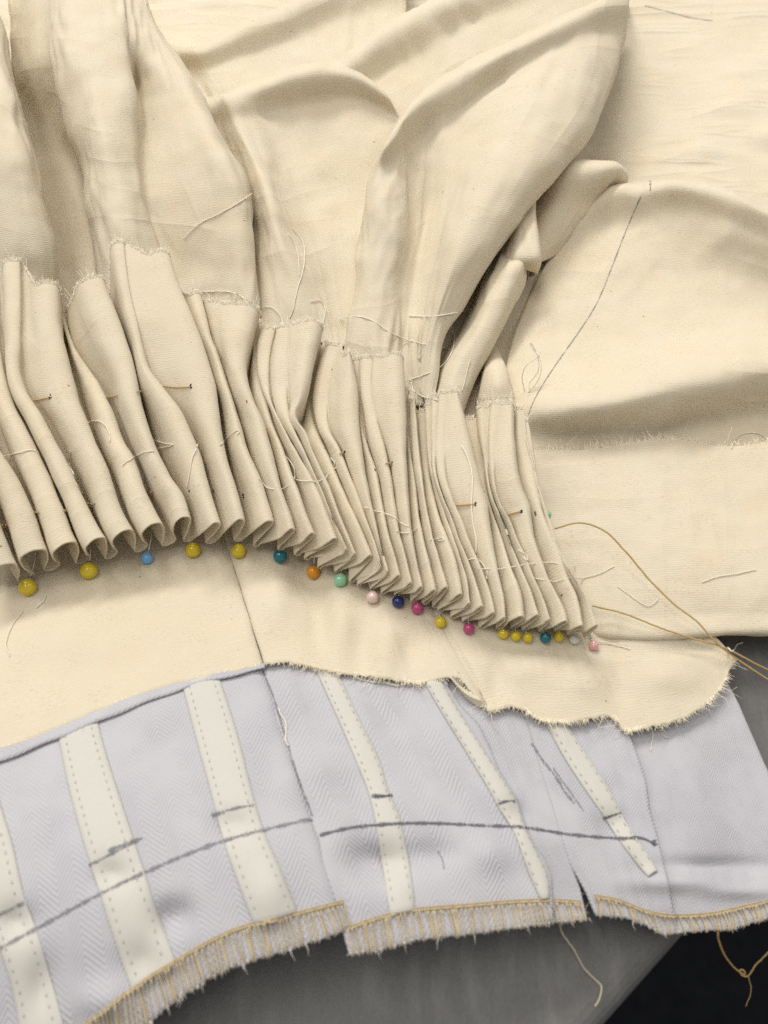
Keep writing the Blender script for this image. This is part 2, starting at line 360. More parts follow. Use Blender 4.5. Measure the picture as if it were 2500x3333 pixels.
# ------------------------------------------------------------------ the skirt: draped folds
skirt = empty('gathered_skirt', tuple(float(v) for v in P(np.array(1250.), np.array(900.), np.array(0.))))
setp(skirt, 'cream muslin skirt with its waist edge gathered in narrow cartridge pleats', 'skirt')
WR = {'drape_fold': (1.5, 9.0, 45.0), 'flat_back_cloth': (4.5, 70.0, 15.0), 'flat_side_sheet': (0.7, 16.0, 30.0)}
FLATTER = {3: (34, 0.6), 4: (36, 0.6), 8: (33, 0.72), 9: (36, 0.78), 13: (15, 0.8)}      # thin cloth lies flatter there
def settle(y): return np.interp(y, [450, 800, 1000, 1250], [0.86, 0.77, 0.68, 0.60])
def fold(name, rails, nu=10, nv=70, roll=None, amp=0.5, scale=45, seed=0, thick=0.5, octv=3):
    if seed in FLATTER: rails = [[(x, y, FLATTER[seed][0]+(z-FLATTER[seed][0])*FLATTER[seed][1]) for (x, y, z) in r] for r in rails]
    if name == 'drape_fold': rails = [[(x, y, z*float(settle(y))) for (x, y, z) in r] for r in rails]
    g = loft_grid(rails, nu, nv, roll); g = crumple(g, amp, scale, seed, octv)
    if name in WR: g = wrinkle(g, *WR[name], seed)
    return sheet(name, g, M_BACK if name == 'flat_back_cloth' else M_DRAPE, skirt, thick, (seed*37.0, seed*11.0))
# cloth lying flat on the table far back
X = [-900, -500, -100, 300, 700, 1100, 1500, 1900, 2300, 2700, 3100]
rr = []
for k, x in enumerate(X):
    cx = 1250+(x-1250)*1.0
    rr.append([(cx, -700, 5), (cx, -350, 6+3*math.sin(k*1.7)), (cx, -60, 7+2.5*math.sin(k*2.3+1)), (cx, 200, 6+2*math.cos(k*1.9)), (cx, 450, 6+2*math.sin(k*1.3)), (cx, 700, 5)])
fold('flat_back_cloth', rr, 14, 130, amp=2.6, scale=17, seed=1, octv=5)
# low layer that closes the gaps between the folds
rr = [[(x, 100, 8), (x, 400, 8), (x*0.98, 800, 7), (x*0.96+20, 1350, 6)] for x in (-250, 150, 550, 950, 1350, 1650, 1850)]
fold('under_layer', rr, 8, 60, amp=1.2, scale=30, seed=2)
fold('drape_fold', [   # far fold, middle top
    [(480, 110, 18), (520, 200, 18), (600, 380, 16)], [(560, 150, 24), (600, 230, 24), (660, 340, 20)],
    [(640, 150, 36), (690, 225, 33), (760, 340, 26)], [(760, 90, 42), (820, 185, 36), (880, 320, 28)],
    [(900, 30, 45), (960, 140, 37), (1000, 300, 28)], [(1000, -25, 45), (1060, 95, 36), (1090, 270, 28)],
    [(1150, -90, 44), (1190, 60, 34), (1180, 260, 26)], [(1320, -160, 40), (1320, 40, 30), (1280, 290, 22)]], 8, 40, (6, 10, 20), 0.9, 40, 3)
fold('drape_fold', [   # far fold, right of it
    [(1040, 240, 26), (1080, 300, 26), (1140, 400, 22)], [(1085, 211, 40), (1160, 310, 34), (1230, 430, 24)],
    [(1180, 140, 46), (1250, 250, 37), (1310, 400, 26)], [(1250, 80, 48), (1350, 200, 38), (1420, 330, 26)],
    [(1400, 0, 49), (1490, 110, 40), (1560, 260, 28)], [(1550, -80, 49), (1650, 45, 40), (1710, 190, 28)],
    [(1720, -170, 46), (1820, -20, 38), (1860, 120, 26)], [(1900, -260, 40), (1960, -80, 32), (1980, 80, 20)]], 8, 44, (6, 10, 22), 0.9, 40, 4)
fold('drape_fold', [   # small curled fold behind the right sheet
    [(1780, 560, 20), (1730, 700, 18), (1660, 860, 14)], [(1850, 522, 32), (1800, 660, 28), (1720, 860, 18)],
    [(1940, 520, 35), (1870, 680, 26), (1790, 840, 14)], [(2005, 527, 35), (1930, 665, 24), (1840, 810, 12)],
    [(2040, 556, 30), (1965, 655, 18), (1870, 790, 10)], [(2040, 592, 20), (1970, 670, 12), (1860, 810, 8)]], 10, 40, (4, 8, 14), 0.5, 50, 5)
fold('drape_fold', [   # left-most fold
    [(-260, -160, 50), (-240, 400, 48), (-220, 940, 32)], [(-90, -120, 70), (-60, 300, 69), (0, 620, 60), (40, 930, 42)],
    [(-40, -60, 70), (-5, 150, 69), (45, 407, 66), (95, 620, 58), (125, 800, 48), (140, 950, 38)],
    [(-15, 0, 62), (2, 68, 63), (40, 249, 61), (77, 407, 58), (115, 550, 54), (153, 716, 48), (173, 829, 42), (178, 950, 34)],
    [(-30, 0, 34), (-15, 68, 34), (20, 249, 33), (60, 407, 31), (98, 550, 29), (135, 716, 26), (155, 829, 23), (160, 950, 20)]], 10, 80, None, 0.9, 45, 6)
fold('drape_fold', [   # broad fold with the shadowed hollow on its left
    [(20, -120, 44), (40, 200, 36), (90, 500, 22), (130, 800, 16), (170, 1010, 14)],
    [(90, -120, 56), (105, 200, 47), (145, 430, 26), (185, 620, 17), (215, 850, 14), (235, 1010, 13)],
    [(135, -120, 61), (155, 200, 53), (198, 420, 32), (252, 560, 20), (278, 690, 17), (300, 840, 15), (320, 990, 14)],
    [(175, -120, 66), (190, 200, 62), (216, 400, 50), (268, 535, 42), (293, 680, 39), (315, 830, 37), (334, 970, 34)],
    [(215, -120, 71), (235, 200, 68), (262, 400, 58), (305, 560, 53), (330, 700, 50), (352, 840, 46), (375, 970, 42)],
    [(290, -120, 73), (305, 200, 69), (335, 420, 63), (372, 600, 57), (396, 720, 53), (425, 850, 48), (450, 1000, 42)],
    [(370, -120, 70), (400, 130, 67), (424, 260, 62), (432, 430, 57), (445, 600, 52), (472, 720, 47), (510, 830, 42), (550, 1000, 36)],
    [(420, -120, 66), (436, 140, 62), (446, 280, 49), (456, 450, 46), (464, 600, 45), (492, 720, 40), (535, 840, 35), (580, 1000, 31)],
    [(445, -100, 65), (500, 140, 60), (545, 300, 57), (590, 450, 55), (640, 600, 52), (672, 760, 46), (692, 900, 39), (700, 1030, 34)],
    [(452, -60, 63), (510, 100, 60), (580, 226, 59), (650, 354, 59), (700, 470, 58), (765, 610, 54), (785, 754, 49), (800, 980, 40), (805, 1060, 36)],
    [(456, -20, 55), (527, 113, 54), (603, 226, 53), (678, 354, 53), (723, 452, 52), (799, 603, 49), (818, 754, 45), (836, 980, 37), (840, 1060, 34)],
    [(440, 0, 30), (512, 113, 28), (588, 226, 27), (662, 354, 27), (705, 452, 26), (780, 603, 26), (800, 754, 24), (815, 980, 20), (820, 1060, 20)]], 8, 90, None, 1.1, 42, 7)
fold('drape_fold', [   # hump and the wide hollow beside it
    [(640, 335, 30), (690, 452, 28), (760, 603, 26), (790, 754, 24), (800, 980, 22), (812, 1090, 20)],
    [(700, 312, 44), (735, 400, 44), (800, 560, 44), (845, 680, 43), (872, 830, 38), (885, 1000, 33), (895, 1110, 28)],
    [(728, 302, 51), (770, 400, 53), (838, 540, 53), (888, 680, 50), (922, 800, 46), (958, 930, 40), (985, 1090, 32)],
    [(765, 288, 53), (814, 400, 51), (876, 540, 47), (926, 690, 42), (980, 820, 37), (1035, 960, 31), (1075, 1130, 26)],
    [(830, 264, 54), (880, 380, 45), (940, 520, 36), (990, 690, 30), (1055, 850, 26), (1085, 1000, 24), (1105, 1130, 22)],
    [(942, 226, 56), (1000, 350, 45), (1050, 520, 33), (1080, 690, 26), (1105, 850, 23), (1120, 1000, 22), (1130, 1130, 20)],
    [(1055, 215, 56), (1110, 330, 45), (1140, 480, 35), (1150, 640, 28), (1150, 800, 24), (1145, 1000, 22), (1140, 1130, 20)],
    [(1150, 232, 52), (1210, 340, 42), (1230, 480, 34), (1220, 640, 27), (1200, 800, 23), (1180, 1000, 21), (1170, 1130, 18)],
    [(1250, 296, 44), (1300, 390, 36), (1310, 500, 30), (1300, 650, 24), (1270, 800, 20), (1240, 1000, 18), (1220, 1130, 16)]], 8, 70, (3, 10, 22), 1.0, 42, 8)
fold('drape_fold', [   # great diagonal fold
    [(1262, 505, 26), (1225, 580, 22), (1200, 750, 18), (1180, 904, 15), (1150, 1055, 13), (1140, 1180, 12), (1165, 1320, 6)],
    [(1250, 490, 46), (1206, 565, 44), (1179, 750, 39), (1162, 904, 33), (1136, 1055, 28), (1130, 1180, 24), (1155, 1320, 12)],
    [(1256, 462, 54), (1232, 560, 53), (1222, 700, 49), (1212, 850, 44), (1200, 1000, 38), (1195, 1180, 31), (1220, 1320, 15)],
    [(1275, 430, 57), (1285, 520, 53), (1290, 640, 49), (1280, 780, 45), (1262, 910, 41), (1255, 1050, 36), (1252, 1180, 31), (1277, 1320, 15)],
    [(1320, 360, 55), (1335, 480, 45), (1350, 620, 38), (1350, 740, 33), (1325, 870, 32), (1308, 1000, 30), (1305, 1180, 25), (1330, 1320, 12)],
    [(1390, 290, 55), (1395, 430, 45), (1400, 590, 36), (1392, 715, 30), (1365, 850, 29), (1345, 980, 27), (1330, 1180, 22), (1355, 1320, 11)],
    [(1500, 212, 57), (1465, 400, 48), (1450, 560, 42), (1436, 700, 38), (1410, 850, 36), (1382, 980, 31), (1352, 1170, 24), (1377, 1320, 12)],
    [(1702, 113, 61), (1620, 280, 55), (1550, 450, 51), (1500, 620, 47), (1450, 780, 45), (1412, 930, 38), (1376, 1120, 28), (1365, 1260, 18)],
    [(1890, 23, 63), (1800, 180, 63), (1700, 350, 61), (1610, 520, 58), (1540, 680, 55), (1480, 840, 50), (1430, 980, 41), (1396, 1120, 30), (1378, 1290, 18)],
    [(1985, -15, 61), (1940, 120, 61), (1860, 320, 60), (1750, 500, 58), (1655, 650, 55), (1565, 800, 50), (1480, 950, 42), (1425, 1100, 31), (1392, 1310, 18)],
    [(2043, -20, 51), (2034, 113, 49), (2003, 226, 48), (1951, 362, 46), (1853, 527, 44), (1732, 663, 42), (1687, 738, 41), (1589, 866, 37), (1506, 1002, 32), (1446, 1110, 26), (1405, 1330, 16)],
    [(2030, 0, 24), (2012, 113, 20), (1980, 226, 18), (1925, 362, 17), (1826, 527, 16), (1706, 663, 16), (1660, 738, 16), (1565, 866, 15), (1485, 1002, 14), (1430, 1110, 12), (1395, 1340, 8)]], 8, 90, (4, 10, 22), 1.0, 42, 9)
fold('drape_fold', [   # lip that curls out under the diagonal fold
    [(1640, 620, 12), (1640, 690, 20), (1610, 800, 18), (1570, 900, 15)], [(1700, 600, 18), (1695, 690, 34), (1690, 790, 36), (1680, 850, 35), (1660, 880, 28)],
    [(1745, 590, 18), (1735, 680, 36), (1740, 770, 39), (1746, 850, 37), (1735, 885, 28)], [(1755, 590, 14), (1738, 690, 28), (1744, 780, 28), (1749, 860, 27), (1742, 895, 20)],
    [(1740, 600, 8), (1722, 700, 12), (1722, 800, 12), (1730, 870, 11), (1725, 900, 10)]], 10, 30, None, 0.4, 50, 10)
fold('drape_fold', [   # narrow tube under it
    [(1620, 770, 10), (1600, 846, 16), (1555, 950, 16), (1500, 1070, 15), (1420, 1220, 14), (1390, 1340, 12)],
    [(1650, 770, 12), (1632, 846, 29), (1585, 935, 30), (1535, 1060, 28), (1455, 1190, 25), (1415, 1340, 21)],
    [(1680, 770, 13), (1664, 850, 36), (1630, 930, 37), (1575, 1050, 35), (1495, 1180, 31), (1450, 1340, 25)],
    [(1705, 775, 12), (1692, 852, 35), (1672, 925, 36), (1622, 1040, 34), (1555, 1170, 30), (1490, 1330, 24)],
    [(1720, 780, 10), (1710, 860, 28), (1705, 915, 28), (1655, 1030, 27), (1598, 1140, 24), (1545, 1250, 21), (1508, 1350, 18)],
    [(1710, 790, 6), (1700, 868, 10), (1690, 925, 10), (1640, 1030, 9), (1580, 1140, 9), (1525, 1250, 8), (1490, 1360, 8)]], 8, 60, None, 0.5, 50, 11)
fold('drape_fold', [   # last little fold before the flat sheet
    [(1560, 1100, 4), (1560, 1240, 13), (1545, 1330, 12), (1545, 1400, 10)], [(1585, 1110, 5), (1582, 1230, 27), (1572, 1310, 25), (1575, 1400, 20)],
    [(1606, 1110, 6), (1618, 1220, 33), (1622, 1310, 30), (1625, 1400, 24)], [(1615, 1115, 5), (1646, 1215, 30), (1665, 1300, 28), (1672, 1400, 22)],
    [(1620, 1125, 4), (1658, 1235, 19), (1682, 1310, 18), (1692, 1400, 14)], [(1618, 1130, 3), (1645, 1250, 8), (1665, 1320, 8), (1675, 1400, 8)]], 8, 40, None, 0.4, 50, 12)
fold('flat_side_sheet', [   # right-hand sheet with the long soft ridge
    [(1880, 690, 8), (1790, 840, 7), (1700, 1020, 7), (1650, 1200, 8), (1650, 1330, 10), (1670, 1440, 8), (1690, 1520, 6)],
    [(1935, 640, 14), (1850, 800, 10), (1760, 1000, 10), (1710, 1200, 12), (1712, 1335, 17), (1730, 1430, 10), (1740, 1520, 6)],
    [(1996, 598, 23), (1940, 750, 14), (1860, 980, 11), (1800, 1180, 13), (1800, 1330, 23), (1810, 1430, 10), (1815, 1520, 6)],
    [(2109, 591, 28), (2060, 740, 19), (2000, 950, 13), (1950, 1150, 14), (1940, 1315, 27), (1950, 1420, 10), (1950, 1520, 6)],
    [(2199, 588, 33), (2190, 690, 27), (2150, 900, 15), (2120, 1110, 15), (2095, 1285, 29), (2105, 1410, 9), (2110, 1520, 6)],
    [(2343, 610, 36), (2340, 720, 32), (2310, 900, 17), (2280, 1070, 15), (2255, 1245, 30), (2262, 1390, 8), (2270, 1520, 6)],
    [(2500, 671, 37), (2500, 780, 32), (2480, 930, 18), (2470, 1050, 16), (2450, 1200, 30), (2455, 1360, 8), (2465, 1520, 6)],
    [(2720, 760, 36), (2720, 880, 30), (2710, 1000, 18), (2700, 1080, 17), (2690, 1150, 28), (2690, 1310, 8), (2690, 1500, 6)]], 14, 90, (0, 10, 16), 1.1, 40, 13, octv=4)

# ------------------------------------------------------------------ the skirt: cartridge pleats
# crest line of every pleat, waist end first
CRESTS = [
 [(38,1825),(10,1760),(-30,1650),(-80,1500),(-130,1300)],
 [(140,1780),(117,1715),(95,1650),(50,1550),(5,1480),(-40,1400),(-90,1250)],
 [(240,1755),(220,1715),(198,1650),(175,1595),(145,1525),(115,1460),(75,1380),(35,1300),(5,1190),(-15,1050),(-25,900)],
 [(335,1740),(310,1700),(270,1620),(235,1550),(200,1475),(160,1400),(120,1325),(78,1265),(58,1200),(60,1100),(62,980),(60,845)],
 [(425,1715),(395,1665),(370,1600),(345,1525),(310,1440),(280,1370),(250,1295),(225,1200),(205,1125),(187,1040),(183,919)],
 [(522,1692),(495,1645),(465,1580),(430,1480),(395,1420),(360,1325),(320,1245),(275,1185),(240,1130),(215,1060),(205,1012)],
 [(617,1675),(590,1600),(550,1540),(505,1450),(465,1340),(445,1265),(435,1200),(415,1125),(400,1080),(365,990),(330,897)],
 [(717,1695),(685,1600),(655,1490),(620,1400),(575,1310),(525,1250),(482,1190),(456,1100),(432,1000),(412,900),(400,786)],
 [(795,1685),(770,1590),(735,1480),(715,1380),(697,1250),(680,1180),(650,1090),(610,990),(570,890),(548,815)],
 [(891,1690),(857,1575),(828,1508),(798,1440),(781,1373),(760,1305),(739,1246),(714,1162),(684,1086),(662,1000),(650,950)],
 [(960,1717),(935,1637),(917,1587),(895,1508),(874,1428),(853,1356),(824,1292),(803,1229),(797,1174),(811,1098),(828,1030),(838,997)],
 [(1024,1731),(1000,1674),(975,1601),(953,1543),(935,1491),(912,1432),(887,1377),(866,1305),(845,1235),(832,1170),(838,1090),(850,1050)],
 [(1100,1748),(1076,1681),(1047,1608),(1018,1547),(988,1499),(955,1444),(925,1390),(900,1343),(880,1292),(872,1220),(880,1130),(895,1068)],
 [(1130,1786),(1100,1720),(1075,1660),(1047,1590),(1020,1530),(995,1470),(970,1420),(950,1375),(935,1320),(930,1240),(933,1130),(936,1060)],
 [(1159,1800),(1130,1730),(1102,1660),(1077,1592),(1047,1525),(1022,1470),(997,1406),(965,1352),(988,1301),(1005,1238),(1022,1153),(1047,1050)],
 [(1213,1804),(1190,1745),(1165,1690),(1140,1640),(1110,1570),(1080,1500),(1047,1432),(1020,1370),(1010,1300),(1022,1230),(1040,1160),(1062,1114)],
 [(1245,1842),(1225,1770),(1195,1690),(1170,1617),(1140,1541),(1106,1457),(1073,1400),(1062,1320),(1068,1240),(1082,1180),(1098,1122)],
 [(1264,1860),(1245,1790),(1225,1700),(1207,1617),(1190,1533),(1176,1440),(1168,1364),(1163,1259),(1152,1190),(1142,1149)],
 [(1305,1869),(1293,1820),(1269,1745),(1255,1685),(1243,1617),(1225,1525),(1199,1457),(1180,1390),(1172,1320),(1166,1250),(1162,1168)],
 [(1343,1893),(1323,1805),(1302,1730),(1290,1660),(1271,1533),(1250,1449),(1218,1343),(1205,1260),(1210,1163)],
 [(1377,1908),(1359,1820),(1345,1745),(1336,1681),(1330,1596),(1323,1491),(1322,1406),(1320,1280),(1314,1153)],
 [(1422,1917),(1401,1827),(1380,1745),(1367,1681),(1354,1575),(1340,1491),(1330,1400),(1325,1330),(1326,1266)],
 [(1459,1908),(1437,1830),(1412,1745),(1395,1670),(1380,1584),(1370,1491),(1362,1400),(1352,1301)],
 [(1507,1932),(1486,1820),(1458,1745),(1436,1689),(1411,1600),(1392,1510),(1380,1420),(1378,1339)],
 [(1531,1963),(1522,1896),(1501,1820),(1472,1735),(1450,1670),(1425,1590),(1405,1510),(1398,1420),(1398,1313)],
 [(1575,1970),(1552,1896),(1524,1820),(1492,1745),(1470,1680),(1445,1620),(1420,1540),(1415,1450),(1425,1290)],
 [(1614,1991),(1596,1918),(1575,1862),(1548,1800),(1525,1745),(1505,1690),(1475,1620),(1450,1540),(1445,1430),(1450,1278)],
 [(1649,2009),(1643,1948),(1633,1898),(1619,1825),(1606,1749),(1596,1683),(1588,1627),(1571,1575),(1550,1491),(1529,1406),(1512,1343),(1495,1273)],
 [(1710,2004),(1702,1945),(1689,1898),(1666,1839),(1643,1766),(1623,1709),(1603,1655),(1585,1590),(1565,1500),(1550,1430),(1540,1360)],
 [(1757,1998),(1732,1925),(1699,1852),(1672,1786),(1648,1720),(1625,1665),(1600,1600),(1585,1500),(1580,1420),(1585,1322)],
 [(1793,2014),(1772,1948),(1742,1882),(1715,1812),(1689,1759),(1666,1699),(1633,1640),(1612,1570),(1608,1480),(1614,1400),(1622,1310)],
 [(1851,2018),(1841,1981),(1818,1931),(1792,1882),(1765,1815),(1742,1745),(1735,1690),(1727,1638),(1705,1584),(1687,1512),(1678,1427),(1675,1314)],
 [(1901,2034),(1881,1931),(1858,1882),(1832,1805),(1800,1740),(1775,1680),(1752,1600),(1725,1500),(1705,1420),(1697,1328)],
 [(1949,2031),(1928,1981),(1908,1938),(1871,1882),(1831,1812),(1808,1759),(1791,1690),(1774,1640),(1755,1575),(1738,1461),(1728,1405),(1719,1368)]]
VALLEYS = [(90,1885),(175,1852),(275,1828),(365,1812),(462,1790),(552,1770),(618,1760),(690,1765),(780,1760),(837,1777),(917,1789),(971,1806),
 (1004,1820),(1040,1850),(1100,1862),(1148,1894),(1170,1908),(1210,1920),(1250,1932),(1293,1938),(1347,1959),(1385,1965),(1420,1977),(1436,1990),
 (1474,2013),(1517,2024),(1570,2044),(1626,2047),(1672,2047),(1708,2052),(1762,2054),(1812,2053),(1855,2064),(1911,2077)]
WIDE = [6.5,7,7,6.2,6,6,4.6,3,2.8,2.8,2.6,2.4,2.4]+[1.7]*12+[1.9]*2+[2.3,2.6,2,2,2.6,2.4,2.4]          # width of the crest, mm
TOPF = [.8,.8,.3,.2,1,.12,1,.06,.9,.35,1,.0,.1,.0,1,.0,.0,.9,.0,.03,1,.1,.8,.0,.0,.0,.0,1,.0,.0,.0,1,.0,.5]   # how strongly it still stands at the top
ZTOP = [0,0,-2,1,0,-9,1,2,0,-2,0,-8,-6,-3,2,-8,-4,0,-6,-2,1,-5,-3,-8,-5,-2,0,0,-8,-3,1,1,-2,-3]
NP = len(CRESTS); NV = 64
ZB = 15.0                                         # height of the waist seam
R3 = []; V3 = []; PERP = []
for i in range(NP):
    c = resample(np.array(CRESTS[i], float), NV)
    vb = P(np.array(float(VALLEYS[i][0])), np.array(float(VALLEYS[i][1])), np.array(ZB))
    d0 = 14.5 if i < 9 else (12.5 if i < 14 else 10.5 if i < 26 else 10.0)
    s = np.linspace(0, 1, NV)
    zc = ZB+d0+s*(14.5 if i < 9 else 12.5 if i < 21 else 9.0)+ZTOP[i]*np.clip((s-0.15)/0.6, 0, 1)**1.3 + 0.8*np.sin(s*math.pi*2+i*1.9)*s*(1-s)*2
    r = P(c[:, 0], c[:, 1], zc)
    tg = np.gradient(r, axis=0); tg[:, 2] = 0; tg /= np.linalg.norm(tg, axis=1, keepdims=True)
    pr = np.stack([tg[:, 1], -tg[:, 0], 0*tg[:, 0]], 1)
    off = vb-r[0]
    # the valley hangs below the crest; it gets shallower towards the raw edge
    sc = 1-(1-TOPF[i])*np.clip((s-0.12)/0.62, 0, 1)**1.1
    offs = np.stack([off]*NV)*sc[:, None]
    k = np.clip(s/0.25, 0, 1)[:, None]                                       # beyond the end the valley sits right under the crest
    down = np.stack([0*s, 0*s, -(d0*sc)/1000], 1)+pr*(-0.0012*np.minimum(sc, 1.0)**1.5*(1.0 if i < 9 else 0.6)+0.0006*(1-sc))[:, None]
    V3.append(r+offs*(1-k)+down*k); R3.append(r); PERP.append(pr)
VL = R3[0]+np.array([-0.010, 0, -0.012])
pleats = []; RAILS = []; TH = []
for i in range(NP):
    vl = VL if i == 0 else V3[i-1]; vr = V3[i]; r = R3[i]; pr = PERP[i]
    s = np.linspace(0, 1, NV)[:, None]
    prev = R3[i-1] if i else VL
    gap = np.maximum(np.abs(np.sum((r-prev)*pr, axis=1))[:, None], 0.0012)
    for _ in range(12): gap[1:-1] = (gap[:-2]+gap[1:-1]+gap[2:])/3
    dep = np.maximum((r-vr)[:, 2:3], 0.00003); depl = np.maximum((r-vl)[:, 2:3], 0.00003)
    wd = np.minimum(gap*0.50, 0.0075)
    if i < 9: wd = np.minimum(np.maximum(wd, WIDE[i]/1000*(1-0.6*s)), gap*(0.78-0.2*s))
    l = r-pr*wd; l[:, 2:3] -= 0.06*depl*np.minimum(1, wd/0.004)
    top = r-pr*wd*0.45; top[:, 2:3] += np.minimum(0.05*dep, 0.0005)
    rc = r.copy(); rc[:, 2:3] -= np.minimum(0.16*dep, 0.0012)
    under = r*0.5+vr*0.5
    midl = l*0.5+vl*0.5; fx = np.clip((0.0085-gap)/0.004, 0, 1)                  # narrow pleats stay round, wide ones are slack
    midl = midl*(1-0.8*fx)+(r-pr*gap*0.84-np.array([0, 0, 1.])*0.24*depl)*0.8*fx
    wl = (0.0021 if i <= 6 else 0.0012 if i <= 9 else 0.0006); wr = (0.0021 if i <= 5 else 0.0012 if i <= 8 else 0.0006)
    wl = np.minimum(wl*(1-0.9*s), np.minimum(gap*0.22, 0.3*depl)); wr = np.minimum(wr*(1-0.9*s), np.minimum(gap*0.22, 0.3*dep)); wl = np.maximum(wl, 0.00025); wr = np.maximum(wr, 0.00025); up = np.array([0, 0, 1.0])
    vls = vl+pr*wl+up*np.minimum(0.0010, 0.12*depl); vrs = vr-pr*wr+up*np.minimum(0.0010, 0.12*dep)
    TH.append(np.clip(np.minimum(np.minimum(0.58, 260*gap), 250*np.maximum(dep, depl*0.3)+0.05), 0.08, 0.75)[:, 0])
    RAILS += ([vl] if i == 0 else [])+[vls, midl, l, top, rc, under, vrs, vr]
G = cr(np.array(RAILS), 5); G = crumple(G, 0.24, 95, 20, 3); GN = normals(G)
for _ in range(2):
    A_ = GN.copy(); A_[1:-1] = GN[:-2]+GN[2:]; m_ = np.sum(A_*GN, axis=2, keepdims=True) < 0; GN[1:-1] = np.where(m_[1:-1], A_[1:-1], GN[1:-1]*2+A_[1:-1]); GN /= np.maximum(np.linalg.norm(GN, axis=2, keepdims=True), 1e-9)
if np.sum(GN*(CAM-G), axis=2).mean() < 0: GN = -GN
for i in range(NP):
    a = i*40; pleats.append(sheet('pleat', G[a:a+41], M_MUS, skirt, TH[i][None, :], (i*17.3, i*5.1), GN[a:a+41], True))
# flat turned-over strip to the right of the last pleat
fr = [[(1911,2077),(1890,2020),(1850,1920),(1810,1820),(1780,1740),(1755,1640),(1735,1540),(1722,1460)],
      [(1960,2079),(1950,1980),(1930,1850),(1905,1720),(1880,1600),(1850,1520),(1835,1466)],
      [(2040,2084),(2040,1960),(2030,1820),(2010,1680),(1985,1550),(1960,1458)],
      [(2150,2085),(2160,1950),(2160,1800),(2140,1640),(2110,1530),(2085,1437)],
      [(2280,2076),(2290,1940),(2290,1780),(2270,1620),(2240,1520),(2215,1431)],
      [(2420,2069),(2430,1930),(2430,1770),(2410,1620),(2390,1520),(2375,1450)],
      [(2560,2067),(2570,1920),(2570,1760),(2560,1610),(2550,1510),(2545,1430)],
      [(2760,2066),(2760,1920),(2760,1760),(2750,1610),(2740,1500),(2735,1420)]]
zz = [11.0, 14, 14.5, 14, 13.2, 12.5, 11.5]
rails = []
for k, r in enumerate(fr):
    r = resample(np.array(r, float), 9); s = np.linspace(0, 1, 9)
    z = np.interp(s, np.linspace(0, 1, 7), zz)+1.6*np.sin(s*6+k*1.3)*s*(1-s)*3 - (2.0 if k == 0 else 0)
    rails.append(np.concatenate([[[r[0, 0], r[0, 1]-8, 5.5]], [[r[0, 0], r[0, 1]+2, 8.0]], np.column_stack([r, z])[0:1]*1.0, np.column_stack([r, z])[1:]]))
gs = []
for r in rails: gs.append(P3(resample(r, 100)))
g = cr(np.array(gs), 12); g = crumple(g, 1.0, 45, 61, 4); FACING = sheet('turned_strip', g, M_MUS, skirt, 0.7, (300, 0))

# ------------------------------------------------------------------ bodice height field (mm above table), in photograph pixels
BX = [-400, 300, 800, 1300, 1800, 2300, 2800]; BY = [1600, 1850, 2050, 2300, 2700, 3000, 3450]
BZ = np.array([[8, 8, 8, 8, 8, 7, 6], [11.5, 11.5, 11.5, 11, 10.5, 8, 6], [16, 16, 15.5, 13.5, 12, 8.5, 6], [23, 23, 22, 17.5, 13.5, 9, 6],
               [31, 31, 30, 25, 18, 12, 8], [32, 32, 30.5, 26, 18.5, 12, 8], [25, 25, 25, 22, 16, 10, 7]])
def zb(x, y):
    x = np.asarray(x, float); y = np.asarray(y, float)
    sh = x.shape; xf = x.ravel(); yf = y.ravel()
    rows = np.array([np.interp(xf, BX, r) for r in BZ])
    i = np.clip(np.searchsorted(BY, yf)-1, 0, len(BY)-2); b = np.array(BY, float)
    f = np.clip((yf-b[i])/(b[i+1]-b[i]), 0, 1); k = np.arange(len(xf))
    # cubic through rows for smooth slopes
    p0 = rows[np.maximum(i-1, 0), k]; p1 = rows[i, k]; p2 = rows[i+1, k]; p3 = rows[np.minimum(i+2, len(BY)-1), k]
    z = p1+0.5*f*(p2-p0+f*(2*p0-5*p1+4*p2-p3+f*(3*(p1-p2)+p3-p0)))
    return z.reshape(sh)
def bump(x, y, cx, cy, rx, ry, h, ang=0.0):
    a = math.radians(ang); dx = x-cx; dy = y-cy; u = dx*math.cos(a)+dy*math.sin(a); v = -dx*math.sin(a)+dy*math.cos(a)
    return h*np.exp(-(u/rx)**2-(v/ry)**2)
def seg_dist(x, y, path):
    p = resample(np.array(path, float), 60); d = np.full(np.shape(x), 1e9)
    for q in p: d = np.minimum(d, np.hypot(x-q[0], y-q[1]))
    return d

def pfield(top, bot, nx, ny, zf, x_over=None):
    """grid between a top and a bottom px curve; returns px grid"""
    a = resample(np.array(top, float), nx); b = resample(np.array(bot, float), nx); s = np.linspace(0, 1, ny)[None, :, None]
    g = a[:, None]*(1-s)+b[:, None]*s
    return P(g[..., 0], g[..., 1], zf(g[..., 0], g[..., 1])), g
